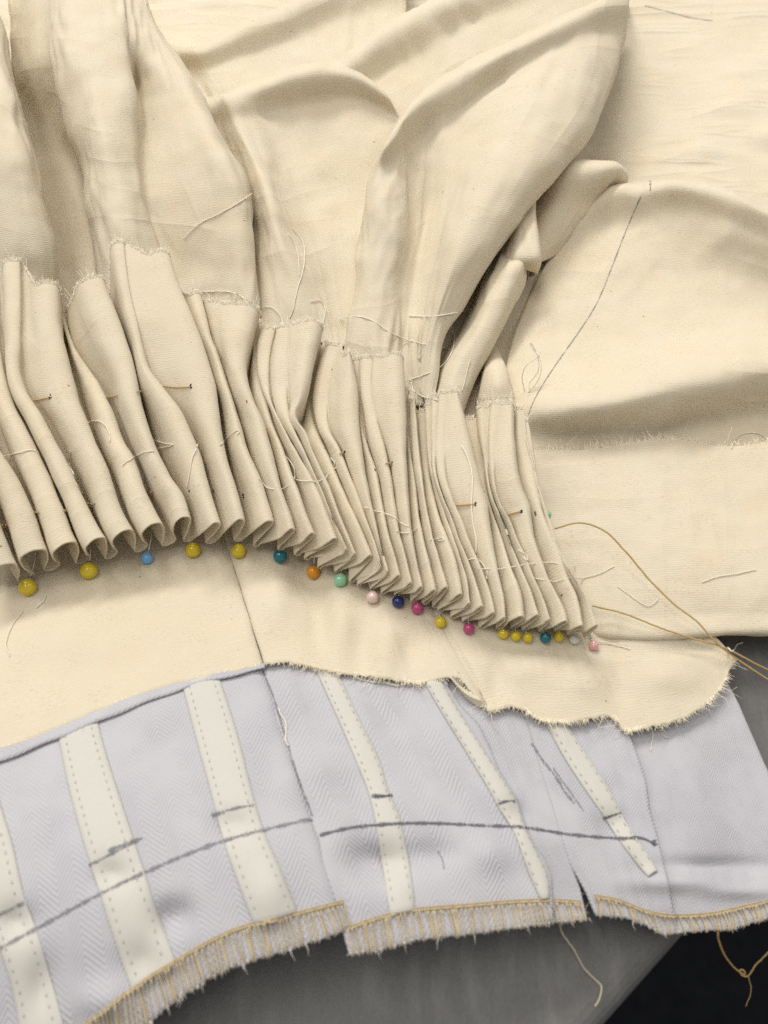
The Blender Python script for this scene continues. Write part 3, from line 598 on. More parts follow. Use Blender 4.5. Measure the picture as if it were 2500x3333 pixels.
# ------------------------------------------------------------------ white lining
lining = empty('bodice_lining', tuple(float(v) for v in P(np.array(1250.), np.array(2600.), np.array(0.))))
setp(lining, 'white herringbone boned bodice lining with pencil lines and overlocked lower edge', 'bodice')
DIPS = [(1250,2810,70,60,-2.6),(1170,2800,60,70,-1.6),(1400,2790,90,50,-1.4),(560,2985,60,50,-2.4),(760,2690,60,35,-1.6),(370,2850,60,35,-1.8),(60,3000,60,50,-2.0),
        (1680,2650,40,40,-1.2),(2000,2680,50,40,-1.2),(470,3120,60,60,-1.2),(1600,2780,80,60,1.0),(2200,2870,160,30,1.3),(2330,2820,160,25,-1.4),(2420,2900,120,25,1.2),
        (1050,2480,110,60,1.0),(330,3260,80,60,1.6),(140,3200,50,90,-1.5),(2260,2640,90,200,1.0),(880,2900,60,90,1.2)]
S12 = [(840,2120),(856,2184),(889,2267),(923,2379),(967,2524),(1017,2657),(1045,2741),(1090,2880),(1123,2992),(1142,3060)]
S23 = [(1455,2230),(1500,2301),(1560,2362),(1590,2422),(1621,2500),(1681,2603),(1711,2693),(1741,2754),(1777,2802),(1795,2856),(1797,2930)]
S34 = [(2000,2300),(2024,2362),(2061,2446),(2091,2542),(2103,2633),(2133,2741),(2157,2844),(2175,2940)]
def zl(x, y, add=0.0):
    z = zb(x, y)+add-np.interp(y, [2000, 2140], [3.5, 0.0])
    for (cx, cy, rx, ry, h) in DIPS: z = z+1.7*bump(x, y, cx, cy, rx, ry, h)
    return z
def lin_panel(name, left, right, nrow, ncol, mat, zadd=lambda x, y: 0, bow=0, seed=0, ragged=0.0):
    a = resample(np.array(left, float), nrow); b = resample(np.array(right, float), nrow)
    s = np.linspace(0, 1, ncol)[:, None, None]; g = a[None]*(1-s)+b[None]*s
    if callable(bow): g[..., 1] += bow(s[:, 0, 0][:, None], np.linspace(0, 1, nrow)[None, :])
    x, y = g[..., 0], g[..., 1]
    q = P(x, y, zl(x, y)+zadd(x, y)); q = crumple(q, 0.35, 60, seed, 3)
    return sheet(name, q, mat, lining, 0.7, (seed*23., seed*7.))
def lower(path):
    p = np.array(path, float)
    return lambda x: np.interp(x, p[:, 0], p[:, 1])
LOW1 = lower([(-300,3750),(200,3520),(470,3338),(543,3268),(663,3188),(754,3140),(1000,3066),(1142,3014)])
LOW2 = lower([(1120,3104),(1235,3088),(1357,3052),(1524,3036),(1621,3021),(1771,3003),(1812,2996)])
LOW3 = lower([(1780,2999),(1850,2994),(1916,2989),(1946,2973),(2030,2979),(2103,3003),(2157,3037),(2254,3026),(2374,3019),(2500,2984),(2700,2930)])
def lp(name, topf, lowf, lpath, rpath, ncol, nrow, mat, zadd=lambda x, y: 0.0, seed=0, ytop=2000):
    """panel between side curves, from topf(x) to lowf(x); columns follow the sides"""
    L = np.array(lpath, float); R = np.array(rpath, float)
    cols = []
    for s in np.linspace(0, 1, ncol):
        yy = np.linspace(ytop, 3800, 400)
        xl = np.interp(yy, L[:, 1], L[:, 0]); xr = np.interp(yy, R[:, 1], R[:, 0])
        # extrapolate the sides below their last point
        def ext(p, xx):
            k = (p[-1, 0]-p[-2, 0])/(p[-1, 1]-p[-2, 1]); m = yy > p[-1, 1]; xx = xx.copy(); xx[m] = p[-1, 0]+k*(yy[m]-p[-1, 1]); return xx
        xx = ext(L, xl)*(1-s)+ext(R, xr)*s
        i = np.argmax(yy >= lowf(xx)) if np.any(yy >= lowf(xx)) else 399
        j = np.argmax(yy >= topf(xx))
        c = np.stack([xx[j:i+1], yy[j:i+1]], 1); t = np.linspace(0, len(c)-1, nrow); k = np.arange(len(c))
        cols.append(np.stack([np.interp(t, k, c[:, 0]), np.interp(t, k, c[:, 1])], 1))
    g = np.array(cols); x, y = g[..., 0], g[..., 1]
    q = P(x, y, zl(x, y)+zadd(x, y)); q = crumple(q, 0.35, 60, seed, 3)
    return sheet(name, q, mat, lining, 0.7, (seed*23., seed*7.))
TOPY = lambda x: np.interp(x, [-400, 0, 300, 860, 1500, 2000, 2400, 2700], [2300, 2260, 2160, 2010, 2080, 2170, 2150, 2150])
Ldn = [(-330, 2000), (-330, 3800)]
p1 = lp('panel', TOPY, LOW1, Ldn, S12, 60, 60, M_COU, seed=71, zadd=lambda x, y: 0.9-1.5*np.exp(-(seg_dist(x, y, S12)/16)**2))
p2 = lp('panel', TOPY, LOW2, [(a-14, b) for a, b in S12], S23, 60, 60, M_COU, seed=72, zadd=lambda x, y: -0.2+1.0*np.exp(-((seg_dist(x, y, S23)-40)/40)**2))
# the notch splits the third panel from the fourth part of the edge
NL = [(1700,2300),(1760,2500),(1840,2760),(1856,2814),(1886,2892),(1912,3000)]
NR = [(1704,2300),(1764,2500),(1844,2760),(1862,2814),(1912,2904),(1950,2990)]
p3 = lp('panel', TOPY, LOW3, [(a-22, b) for a, b in S23], NL, 30, 60, M_COU2, seed=73, zadd=lambda x, y: -0.9)
p4 = lp('panel', TOPY, LOW3, NR, [(a+10, b) for a, b in S34], 34, 60, M_COU2, seed=74, zadd=lambda x, y: -0.9+1.0*np.exp(-((seg_dist(x, y, S34)-10)/45)**2))
p5 = lp('panel', TOPY, LOW3, [(a-12, b) for a, b in S34], [(2330,2150),(2368,2223),(2404,2289),(2440,2374),(2477,2464),(2500,2512),(2660,2960)], 40, 60, M_COU2, seed=75, zadd=lambda x, y: -2.2)
bpy.context.view_layer.update()
# boning channels: tapes laid over the lining
def tape(left, right, parent=lining, n=50, m=7, th=0.55, mat=None):
    a = resample(np.array(left, float), n); b = resample(np.array(right, float), n); cols = []
    for k in range(m):
        s = k/(m-1); pp = a*(1-s)+b*s
        pts, ns = [], []
        for x, y in pp:
            l, q = hit(x, y)
            if l is None: l = P(np.array(x), np.array(y), zl(np.array(x), np.array(y))); q = np.array([0, 0, 1.])
            pts.append(l); ns.append(q)
        pts = np.array(pts); ns = np.array(ns)
        for _ in range(3): ns[1:-1] = (ns[:-2]+ns[1:-1]+ns[2:])/3
        for _ in range(3): pts[1:-1] = (pts[:-2]+2*pts[1:-1]+pts[2:])/4
        h = th*(0.75+0.9*math.sin(math.pi*s)**0.7)+ (0.12 if 0 < k < m-1 else 0)
        cols.append(pts+ns*h/1000)
    g = cr(np.array(cols), 2)
    o = sheet('boning_channel', g, mat or M_TAPE, parent, th*0.7)
    # stitches down both edges
    b_ = Bag()
    for e in (2, -3):
        line = g[e]; d = np.concatenate([[0], np.cumsum(np.linalg.norm(np.diff(line, axis=0), axis=1))]); nn = facing_up(g)[e]
        q = 0.0015
        while q < d[-1]-0.002:
            p = [np.array([np.interp(q+f, d, line[:, k]) for k in range(3)]) for f in (0, 0.0004, 0.0008)]
            i = int(np.argmin(abs(d-q))); p = [p[0]-nn[i]*0.00005, p[1]+nn[i]*0.00010, p[2]-nn[i]*0.00005]
            b_.add(*tube(p, 0.00014, 5)); q += 0.0023
    s = b_.build('stitching', M_STITCH, o); s['kind'] = 'stuff'
    return o
M_STITCH = plain('tape_stitch', (0.46, 0.445, 0.415), 0.9, 0.1, 0.2)  # stitches, a little darker than the tape
TAPES = [([(-150,2560),(-110,2750),(-60,2950),(-20,3040),(12,3119),(48,3245),(66,3350)], [(-20,2540),(0,2618),(36,2733),(78,2914),(115,3016),(150,3125),(210,3345)]),
 ([(190,2390),(196,2419),(223,2552),(259,2691),(295,2811),(338,2944),(386,3095),(430,3220)], [(318,2350),(325,2383),(356,2492),(398,2624),(434,2733),(476,2860),(518,2992),(574,3140)]),
 ([(595,2230),(603,2263),(639,2401),(693,2600),(729,2739),(778,2878),(826,3004)], [(710,2195),(717,2220),(766,2371),(820,2582),(856,2703),(910,2829),(966,2966)]),
 ([(1015,2140),(1037,2200),(1112,2367),(1168,2501),(1201,2585),(1224,2685),(1246,2824),(1268,2975)], [(1085,2150),(1109,2211),(1179,2362),(1240,2490),(1263,2579),(1296,2646),(1318,2741),(1343,2880),(1349,2960)]),
 ([(1380,2220),(1419,2289),(1508,2434),(1602,2590),(1625,2635),(1669,2702),(1717,2832),(1757,2926)], [(1440,2225),(1474,2284),(1569,2434),(1672,2596),(1690,2629),(1702,2687),(1750,2784),(1783,2856),(1786,2922)]),
 ([(1750,2300),(1783,2368),(1838,2470),(1910,2579),(1964,2657),(2018,2741),(2079,2820),(2109,2856)], [(1812,2300),(1847,2362),(1910,2458),(1976,2561),(2018,2639),(2055,2705),(2115,2790),(2140,2838)])]
for l, r in TAPES: tape(l, r)
bpy.context.view_layer.update()

# overlocked lower edge
def overlock(upper, lowf, fray=M_FRAY_W, step=12, slant=16, x0=None, x1=None):
    u = resample(np.array(upper, float), int(abs(upper[-1][0]-upper[0][0])/step)+2)
    up, un = lay(u, len(u), 0.35)
    b = Bag(); b.add(*tube(resample(up+un*0.0002*np.sin(np.arange(len(up))*2.1)[:, None], len(up)*3), 0.00026, 6)); b.add(*tube(resample(up+np.array([0, 0.0005, 0.0001]), len(up)*2), 0.00016, 5))
    ch = b.build('edge_chain', M_SERGE_T, lining); ch['kind'] = 'stuff'
    b = Bag(); f = Bag()
    for k in range(len(u)):
        x, y = u[k]; x += random.uniform(-6, 6); xl = x+slant+random.uniform(-9, 9); yl = float(lowf(xl))
        pts = []
        for s in (0.02, 0.35, 0.7, 0.98):
            px, py = x*(1-s)+xl*s, y*(1-s)+yl*s; l, n = hit(px, py-2*s)
            if l is None or abs(l[2]*1000-zl(np.array(px), np.array(py))) > 6: l = P(np.array(px), np.array(py), zl(np.array(px), np.array(py))); n = np.array([0, -0.3, 0.95])
            pts.append(l+n*0.00030)
        e = pts[-1]; pts.append(e+np.array([0, -0.0007, -0.0004])); pts.append(e+np.array([0.0002, -0.0004, -0.0014]))
        b.add(*tube(resample(np.array(pts), 10), 0.00019*random.uniform(0.6, 1.5), 6))
        for q in range(random.choice((0, 2, 4, 6, 8))):
            s0 = e+np.array([random.uniform(-0.0008, 0.0008), 0, -0.0004]); ln = random.uniform(0.0003, 0.0013)*(1 if random.random() > .05 else 2.5)
            dr = np.array([random.uniform(-0.7, 0.7), -1, random.uniform(-0.5, 0.2)]); dr /= np.linalg.norm(dr)
            f.add(*tube([s0, s0+dr*ln*0.5+np.array([0, 0, .0001]), s0+dr*ln+np.array([random.uniform(-.4, .4)*ln, 0, -0.0003])], 0.00012, 4, 0.00006))
    o = b.build('edge_overlocking', M_SERGE, lining); o['kind'] = 'stuff'
    o = f.build('edge_fray', fray, lining); o['kind'] = 'stuff'
overlock([(150,3430),(295,3324),(422,3227),(543,3149),(663,3077),(784,3022),(1000,2968),(1118,2938)], LOW1, slant=26)
overlock([(1136,3022),(1246,2986),(1357,2964),(1500,2952),(1681,2937),(1786,2933)], LOW2, slant=16)
overlock([(1804,2934),(1850,2936),(1888,2940)], LOW3, slant=14)
overlock([(1934,2920),(2012,2934),(2103,2969),(2193,2983),(2314,2977),(2404,2958),(2500,2934),(2560,2915)], LOW3, slant=14)

# ------------------------------------------------------------------ cream outer layer of the bodice
over = empty('muslin_outer_layer', tuple(float(v) for v in P(np.array(1100.), np.array(2000.), np.array(0.))))
setp(over, 'cream muslin outer bodice layer with frayed edge, between the pinned pleats and the white lining', 'fabric')
SA = [(715,1700),(733,1775),(760,1850),(800,1980),(835,2090),(858,2166)]
SB = [(1400,1960),(1450,2045),(1490,2120),(1540,2210),(1580,2285)]
OB = [(985,1860,60,110,-2.6),(1040,2010,45,130,-1.8),(1110,2000,60,100,1.6),(1180,2110,50,90,-1.4),(1260,2080,60,110,1.3),(900,1960,70,90,1.6),(1330,2120,50,80,-1.3),
      (500,1960,260,60,0.8),(300,2080,240,70,1.0),(700,2060,120,60,0.6),(1700,2180,120,50,0.8),(2000,2240,40,100,-0.5),(1900,2200,80,80,1.2),(2180,2200,100,60,1.2),(2250,2120,120,20,-0.8),
      (1800,2110,200,25,-0.8),(1620,2200,40,90,-1.2)]
def zo(x, y):
    z = zb(x, y)+np.interp(y, [1950, 2130], [0.8, 1.9])
    for (cx, cy, rx, ry, h) in OB: z = z+1.5*bump(x, y, cx, cy, rx, ry, h)
    z = z-0.9*np.exp(-(seg_dist(x, y, SA)/9)**2)-1.0*np.exp(-(seg_dist(x, y, SB)/12)**2)
    return z
EDGE1 = [(-330,2560),(-150,2500),(0,2440),(120,2395),(300,2320),(480,2250),(650,2205),(800,2175),(856,2160)]
EDGE2 = [(860,2160),(939,2153),(1023,2172),(1112,2189),(1246,2202),(1357,2222),(1420,2212),(1469,2201),(1502,2212),(1530,2250),(1582,2285)]
EDGE3 = [(1576,2284),(1590,2313),(1651,2297),(1711,2309),(1753,2338),(1832,2348),(1922,2336),(1982,2329),(2018,2350),(2036,2376),(2103,2364),(2163,2356),(2254,2319),(2314,2277),(2356,2223),(2376,2175),(2392,2145)]
def ragged(path, n, amp):
    p = resample(np.array(path, float), n); r = rng.normal(0, amp, n); r = np.convolve(r, [0.25, 0.5, 0.25], 'same'); p[:, 1] += r; return p
def opanel(top, bot, nx, ny, seed, amp=2.0, curl=0.0):
    a = resample(np.array(top, float), nx); b = ragged(bot, nx, amp); s = (np.linspace(0, 1, ny)**0.9)[None, :, None]; g = a[:, None]*(1-s)+b[:, None]*s
    z = zo(g[..., 0], g[..., 1])
    if curl is not None: z = z+curl*(s[..., 0]**8)
    q = P(g[..., 0], g[..., 1], z); q = crumple(q, 0.4, 55, seed, 3)
    return sheet('muslin_panel', q, M_MUS, over, 0.6, (seed*13., 0))
m1 = opanel([(-330,1800),(100,1760),(400,1700),(715,1700)], EDGE1, 130, 50, 81)
m2 = opanel([(717,1700),(900,1690),(1150,1760),(1400,1960)], EDGE2, 130, 50, 82, 3.0, 0.0)
m3 = opanel([(1401,1962),(1500,1970),(1700,1980),(1900,2020),(2100,2030),(2250,2045),(2300,2050),(2332,2075),(2368,2115)], EDGE3, 170, 50, 83, 2.5, 0.0)
bpy.context.view_layer.update()
# turned seam allowances peeping out where the two front panels meet
for k in range(4):
    q = []
    for s in np.linspace(0, 1, 18):
        x = 1470+s*95+k*4; y = 2205+s*70+14*math.sin(s*3.1)+k*6
        q.append([P(np.array(x-8), np.array(y-14), zb(np.array(x), np.array(y))+1.6-k*0.15), P(np.array(x), np.array(y+5), zb(np.array(x), np.array(y))+2.3-k*0.5), P(np.array(x+2), np.array(y+13), zb(np.array(x), np.array(y))+0.9-k*0.25)])
    g = cr(np.transpose(np.array(q), (1, 0, 2)), 5); sheet('seam_allowance', g, M_MUS, over, 0.4, (k*9., 3.))
# lilac folded edge of the lining showing below the cream edge
lip = ([(-330,2545),(-150,2500),(0,2442),(120,2398),(300,2322),(480,2252),(650,2206),(800,2178),(860,2166)], [(-330,2600),(-150,2540),(0,2480),(120,2432),(300,2358),(480,2285),(650,2226),(800,2192),(860,2176)])
a = resample(np.array(lip[0], float), 80); b = resample(np.array(lip[1], float), 80); rws = []
for s, dz in ((-0.8, 1.0), (0.2, 1.7), (0.7, 1.9), (1.0, 1.4), (1.05, 0.9)):
    pp = a*(1-s)+b*s; pp[:, 1] += 2.2*np.sin(np.arange(80)*0.55)*max(s, 0); rws.append(P(pp[:, 0], pp[:, 1], zl(pp[:, 0], pp[:, 1])+dz+0.4))
sheet('folded_edge', cr(np.array(rws), 4), M_COU, lining, 0.3)

# frayed raw edges
def fray_line(name, pts3, out3, parent, mat, n, lmin, lmax, r=0.00009):
    """fine hairs standing out of a raw edge; pts3 edge points, out3 outward directions"""
    b = Bag(); k = len(pts3)
    for _ in range(n):
        i = random.random()*(k-1); j = int(i); f = i-j; p = pts3[j]*(1-f)+pts3[min(j+1, k-1)]*f; o = out3[j]
        d = o+np.array([random.uniform(-.6, .6), random.uniform(-.5, .5), random.uniform(-.15, .5)]); d /= np.linalg.norm(d); l = random.uniform(lmin, lmax)*(1.0 if random.random() > 0.07 else random.uniform(2, 4))
        c = np.array([random.uniform(-.4, .4), random.uniform(-.4, .4), random.uniform(-.2, .3)])*l
        b.add(*tube([p-d*0.0006, p+d*l*0.5, p+d*l+c], r*random.uniform(.8, 1.3), 4, r*0.5))
    o = b.build(name, mat, parent); o['kind'] = 'stuff'; return o
for E, n in ((EDGE1, 260), (EDGE2, 300), (EDGE3, 420)):
    e = resample(np.array(E, float), 120); p3 = P(e[:, 0], e[:, 1], zo(e[:, 0], e[:, 1])-0.2)
    tg = np.gradient(p3, axis=0); o = np.stack([tg[:, 1], -tg[:, 0], 0*tg[:, 0]-0.0001], 1); o /= np.linalg.norm(o, axis=1, keepdims=True)
    fray_line('edge_fray', p3, o, over, M_FRAY_C, n, 0.0005, 0.0018)
# raw tops of the pleats
for i, o in enumerate(pleats):
    me = o.data; n = len(me.vertices); co = np.zeros(n*3); me.vertices.foreach_get('co', co); co = co.reshape(-1, 3)
    nu = 8*5+1; top = co[:nu*NV].reshape(nu, NV, 3); p3 = top[7:30, -1]; out = top[7:30, -1]-top[7:30, -4]; out /= np.linalg.norm(out, axis=1, keepdims=True)
    ln = np.linalg.norm(np.diff(p3, axis=0), axis=1).sum()
    fray_line('edge_fray', p3, out, skirt, M_FRAY_C, int(30+ln*1000*8), 0.0004, 0.0013, 0.00008)
me = FACING.data; co = np.zeros(len(me.vertices)*3); me.vertices.foreach_get('co', co); co = co.reshape(-1, 3); gt = co[:(12*7+1)*100].reshape(85, 100, 3)
out = gt[:, -1]-gt[:, -4]; out /= np.linalg.norm(out, axis=1, keepdims=True)
fray_line('edge_fray', gt[:, -1], out, skirt, M_FRAY_C, 420, 0.0006, 0.0022, 0.00010)
bpy.context.view_layer.update()

# ------------------------------------------------------------------ pencil lines
def stroke(name, path, wmm, mat, parent, n=None, lift=0.10):
    L = np.linalg.norm(np.diff(np.array(path, float), axis=0), axis=1).sum(); n = n or max(8, int(L/9))
    pts, ns = lay(path, n, lift); tg = np.gradient(pts, axis=0); sd = np.cross(tg, ns); sd /= np.maximum(np.linalg.norm(sd, axis=1, keepdims=True), 1e-12)
    wv = wmm/2400*(1+0.25*np.sin(np.arange(n)*0.9)+rng.normal(0, .12, n))[:, None]
    V = np.concatenate([pts-sd*wv, pts+sd*wv]); UV = np.concatenate([np.stack([np.arange(n), np.zeros(n)], 1), np.stack([np.arange(n), np.ones(n)], 1)])
    F = [[i, i+1, n+i+1, n+i] for i in range(n-1)]
    return link(name, raw_mesh(name, V, F, UV), mat, parent)
for pth, wd, m in (([(-20,3098),(121,3022),(319,2914),(482,2835),(723,2739),(1000,2670),(1018,2668)], 1.5, M_PENC), ([(1040,2719),(1134,2696),(1274,2682),(1413,2680),(1580,2688),(1699,2693),(1862,2717),(2012,2729),(2091,2729),(2133,2750)], 1.2, M_PENC_D),
    ([(289,2817),(370,2775),(464,2727)], 1.1, M_PENC), ([(352,2770),(400,2750),(455,2731)], 1.3, M_PENC), ([(687,2655),(760,2632),(826,2621)], 1.1, M_PENC), ([(690,2654),(715,2648)], 1.8, M_PENC), ([(-10,2982),(78,2938)], 1.3, M_PENC),
    ([(1210,2590),(1240,2593),(1278,2588)], 1.2, M_PENC_D), ([(1216,2590),(1270,2590)], 1.0, M_PENC_D), ([(1616,2621),(1640,2610),(1685,2606)], 0.9, M_PENC_D), ([(1961,2666),(1990,2655),(2021,2645)], 0.9, M_PENC_D),
    ([(1730,2420),(1770,2480),(1810,2530),(1840,2580),(1870,2615)], 1.2, M_PENC), ([(1800,2500),(1850,2570),(1900,2640)], 0.8, M_PENC), ([(2125,2735),(2136,2752)], 2.0, M_PENC_D),
    ([(1425,2770),(1440,2800),(1446,2830)], 0.5, M_PENC), ([(850,2170),(889,2267),(923,2379),(967,2524),(1017,2657)], 0.9, M_PENC)):
    stroke('pencil_line', pth, wd, m, lining)
for pth, wd in (([(2117,588),(2117,622)], 0.9), ([(2086,640),(2049,723),(1996,859),(1943,987),(1871,1100),(1824,1166),(1771,1246),(1738,1305),(1718,1355)], 0.75), ([(2098,19),(2180,40),(2250,58),(2320,68)], 1.3)):
    stroke('pencil_line', pth, wd, M_PENC, skirt)

# ------------------------------------------------------------------ gathering thread and ink dots in the pleats
def ink(x, y, r):
    l, n = hit(x, y)
    if l is None: return
    V = []; F = []; b = Bag(); a = np.cross(n, [0.3, 1, 0.2]); a /= np.linalg.norm(a); c = np.cross(n, a)
    for k in range(4):
        o = l+(a*random.gauss(0, .5)+c*random.gauss(0, .6))*r/1000; ring = [o+n*0.00016+(a*math.cos(t)*random.uniform(.6, 1.2)+c*math.sin(t)*random.uniform(.6, 1.2))*r*0.55/1000 for t in np.linspace(0, 2*math.pi, 8)[:-1]]
        b.add([o+n*0.00024]+ring, [[0, 1+i, 1+(i+1) % 7] for i in range(7)])
    b.build('ink_dot', M_INK, skirt)
for (x, y, r) in ((166,1292,.55),(622,1261,.6),(762,1302,.45),(805,1307,.3),(616,1598,.5),(697,1597,.55),(793,1613,.7),(500,1604,.3),(309,1640,.35),(1123,1472,.55),(1277,1507,.45),(1545,1640,.55),(1697,1664,.55),(1745,1671,.6),(505,1553,.2),(400,1617,.3),(1220,1530,.4),(1575,1600,.35),(1829,1937,.35)): ink(x, y, r)
def gather(path, lift=0.5, r=0.00022):
    pts, ns = lay(path, 14, lift); V, F = tube(resample(pts, 24), r, 6); return link('gathering_stitch', raw_mesh('gathering_stitch', V, F), M_THR_T, skirt)
for pth in ([(108,1305),(135,1300),(163,1295)], [(345,1297),(385,1288)], [(442,1278),(458,1275)], [(535,1258),(580,1262),(622,1261)], [(108,1670),(130,1667)], [(205,1664),(220,1662)], [(282,1641),(305,1638)], [(480,1602),(498,1600)], [(2,1712),(26,1707)],
            [(1485,1646),(1515,1644),(1542,1643)], [(1655,1676),(1675,1671),(1695,1667)], [(1105,1480),(1122,1474)], [(1255,1512),(1276,1508)]): gather(pth)

# ------------------------------------------------------------------ pins
PALETTE = {'yellow': (0.62, 0.47, 0.015), 'blue': (0.14, 0.38, 0.66), 'teal': (0.005, 0.13, 0.17), 'orange': (0.62, 0.25, 0.01), 'mint': (0.24, 0.52, 0.32),
           'navy': (0.008, 0.02, 0.12), 'magenta': (0.42, 0.055, 0.17), 'pale pink pearl': (0.72, 0.52, 0.47), 'white pearl': (0.70, 0.66, 0.60), 'rose pearl': (0.72, 0.40, 0.38)}
PM = {}
for k, c in PALETTE.items(): PM[k] = plain('pin_'+k.replace(' ', '_'), c, 0.22 if 'pearl' not in k else 0.16, 0.5, 0.03, 200, 0.0, 0.3 if 'pearl' not in k else 1.0)
def sphere(r, nu=24, nv=16, stretch=1.0):
    V = []; F = []
    for j in range(nv+1):
        th = math.pi*j/nv
        for i in range(nu): ph = 2*math.pi*i/nu; V.append((r*math.sin(th)*math.cos(ph), r*math.sin(th)*math.sin(ph), r*stretch*math.cos(th)))
    for j in range(nv):
        for i in range(nu): i2 = (i+1) % nu; F.append([j*nu+i, (j+1)*nu+i, (j+1)*nu+i2, j*nu+i2])
    return V, F
PINS = [(89,1911,28,'yellow','yellow ball-head pin, large, by the left-hand cut of the pleats, first before the blue one and second from it'),
 (289,1857,28,'yellow',''),(479,1817,20,'blue',''),(628,1790,25,'yellow',''),(776,1793,24,'yellow',''),(912,1810,23,'teal',''),(1020,1862,23,'orange',''),(1108,1888,22,'mint',''),
 (1213,1944,21,'pale pink pearl',''),(1296,1959,20.5,'navy',''),(1359,1979,20.5,'magenta',''),(1434,2025,19.5,'yellow',''),(1526,2046,19,'magenta',''),(1638,2063,17.5,'yellow',''),(1679,2070,17.5,'yellow',''),
 (1718,2075,17.5,'yellow',''),(1776,2076,18.5,'teal',''),(1819,2072,17.5,'yellow',''),(1870,2080,17.5,'white pearl',''),(1933,2101,17,'rose pearl','')]
LAB = ['large yellow ball pin, second pin away from the sky blue one', 'large yellow ball pin between another large yellow pin and the sky blue one', 'sky blue ball-head pin under the wide pleats, only one of its colour',
 'yellow ball pin between the sky blue pin and the stitched seam', 'yellow ball pin right beside the stitched seam, next to a teal pin', 'teal ball pin between a yellow pin and the orange pin', 'orange ball-head pin, the only orange one in the row',
 'mint green ball pin between the orange pin and a pale pearl pin', 'pale pink pearl-head pin between the mint green and navy pins', 'dark navy blue ball-head pin beside a magenta pin', 'magenta ball pin directly beside the navy blue pin',
 'yellow ball pin standing alone between two magenta pins, at the open seam', 'magenta ball pin between two yellow pins, away from the navy pin', 'yellow ball pin next to a magenta one, first of three yellow in a row', 'yellow ball pin in the middle of three yellow pins in a row',
 'yellow ball pin touching the row of three yellow, next to the teal pin', 'teal ball pin between two small yellow pins', 'small yellow ball pin between a teal pin and the white pearl pin', 'white pearl-head pin between a yellow and a rose pearl pin', 'rose pink pearl-head pin, last of the row beyond the pleats']
for (x, y, r, c, _), lab in zip(PINS, LAB):
    l, n = hit(x, y+r*0.4)
    rr_ = r*px_size(l); # rest the ball on the cloth
    ctr = P(np.array(float(x)), np.array(float(y)), np.array(l[2]*1000+rr_*1000*0.8))
    rr_ = r*px_size(ctr)
    o = empty('pin', tuple(float(v) for v in ctr)); setp(o, lab, 'pin', 'ball-head pins along the pleated waist')
    V, F = sphere(rr_, stretch=random.uniform(0.97, 1.03)); h = link('pin_head', raw_mesh('pin_head', V, F), PM[c], o); h.matrix_parent_inverse.identity()
    d = np.array([random.uniform(-.25, .1), 1.0, random.uniform(-0.02, 0.08)]); d /= np.linalg.norm(d)
    V, F = tube([d*rr_*0.9, d*rr_*1.25], 0.00042, 10); q = link('collar', raw_mesh('collar', V, F), M_STEEL, o); q.matrix_parent_inverse.identity()
    V, F = tube([d*rr_*1.1, d*(0.026 if x < 1800 else 0.012)], 0.00027, 8, 0.0002); q = link('pin_shaft', raw_mesh('pin_shaft', V, F), M_STEEL, o); q.matrix_parent_inverse.identity()
ctr = P(np.array(1779.), np.array(1676.), np.array(20.)); o = empty('pin', tuple(float(v) for v in ctr)); setp(o, 'mint green pin head peeping out behind the last pleat', 'pin', 'ball-head pins along the pleated waist')
V, F = sphere(16*px_size(ctr)); h = link('pin_head', raw_mesh('pin_head', V, F), PM['mint'], o); h.matrix_parent_inverse.identity()
V, F = tube([np.array([-0.001, 0, 0]), np.array([-0.022, -0.004, -0.001])], 0.00027, 8); h = link('pin_shaft', raw_mesh('pin_shaft', V, F), M_STEEL, o); h.matrix_parent_inverse.identity()
bpy.context.view_layer.update()

# ------------------------------------------------------------------ loose threads
def thread(label, path, r, mat, lift=0.35, n=40, free=None, cat='thread', group=None):
    if free is None:
        pts, ns = lay(path, n, lift)
        # a springy thread bridges the hollows
        for _ in range(6): pts[1:-1] = np.maximum(pts[1:-1], 0.5*pts[1:-1]+0.25*(pts[:-2]+pts[2:])) if False else 0.5*pts[1:-1]+0.25*(pts[:-2]+pts[2:])
    else:
        pts = resample(P3(np.array([(a, b, c) for (a, b), c in zip(path, free)], float)), n)
    wig = np.cumsum(rng.normal(0, 0.00003, (len(pts), 3)), axis=0); pts = pts+wig-wig.mean(0)
    V, F = tube(resample(pts, n*2), r/1000, 6); o = link('loose_thread', raw_mesh('loose_thread', V, F), mat); setp(o, label, cat, group); return o
thread('long tan thread arching from the last pleat across the flat strip', [(1804,1723),(1884,1703),(1963,1726),(2030,1789),(2116,1889),(2196,1968),(2275,2028),(2328,2088),(2394,2141),(2520,2222)], 0.26, M_THR_T, n=60, free=[22,25,25,23,20,18,17,15,12,8])
thread('tan thread lying from the pleat end over the cut corner, crossing another', [(1930,1972),(1975,1982),(2030,1995),(2129,2035),(2262,2081),(2355,2108),(2420,2142),(2520,2190)], 0.26, M_THR_T, n=60, free=[19,18,17,16,14,14,12,8])
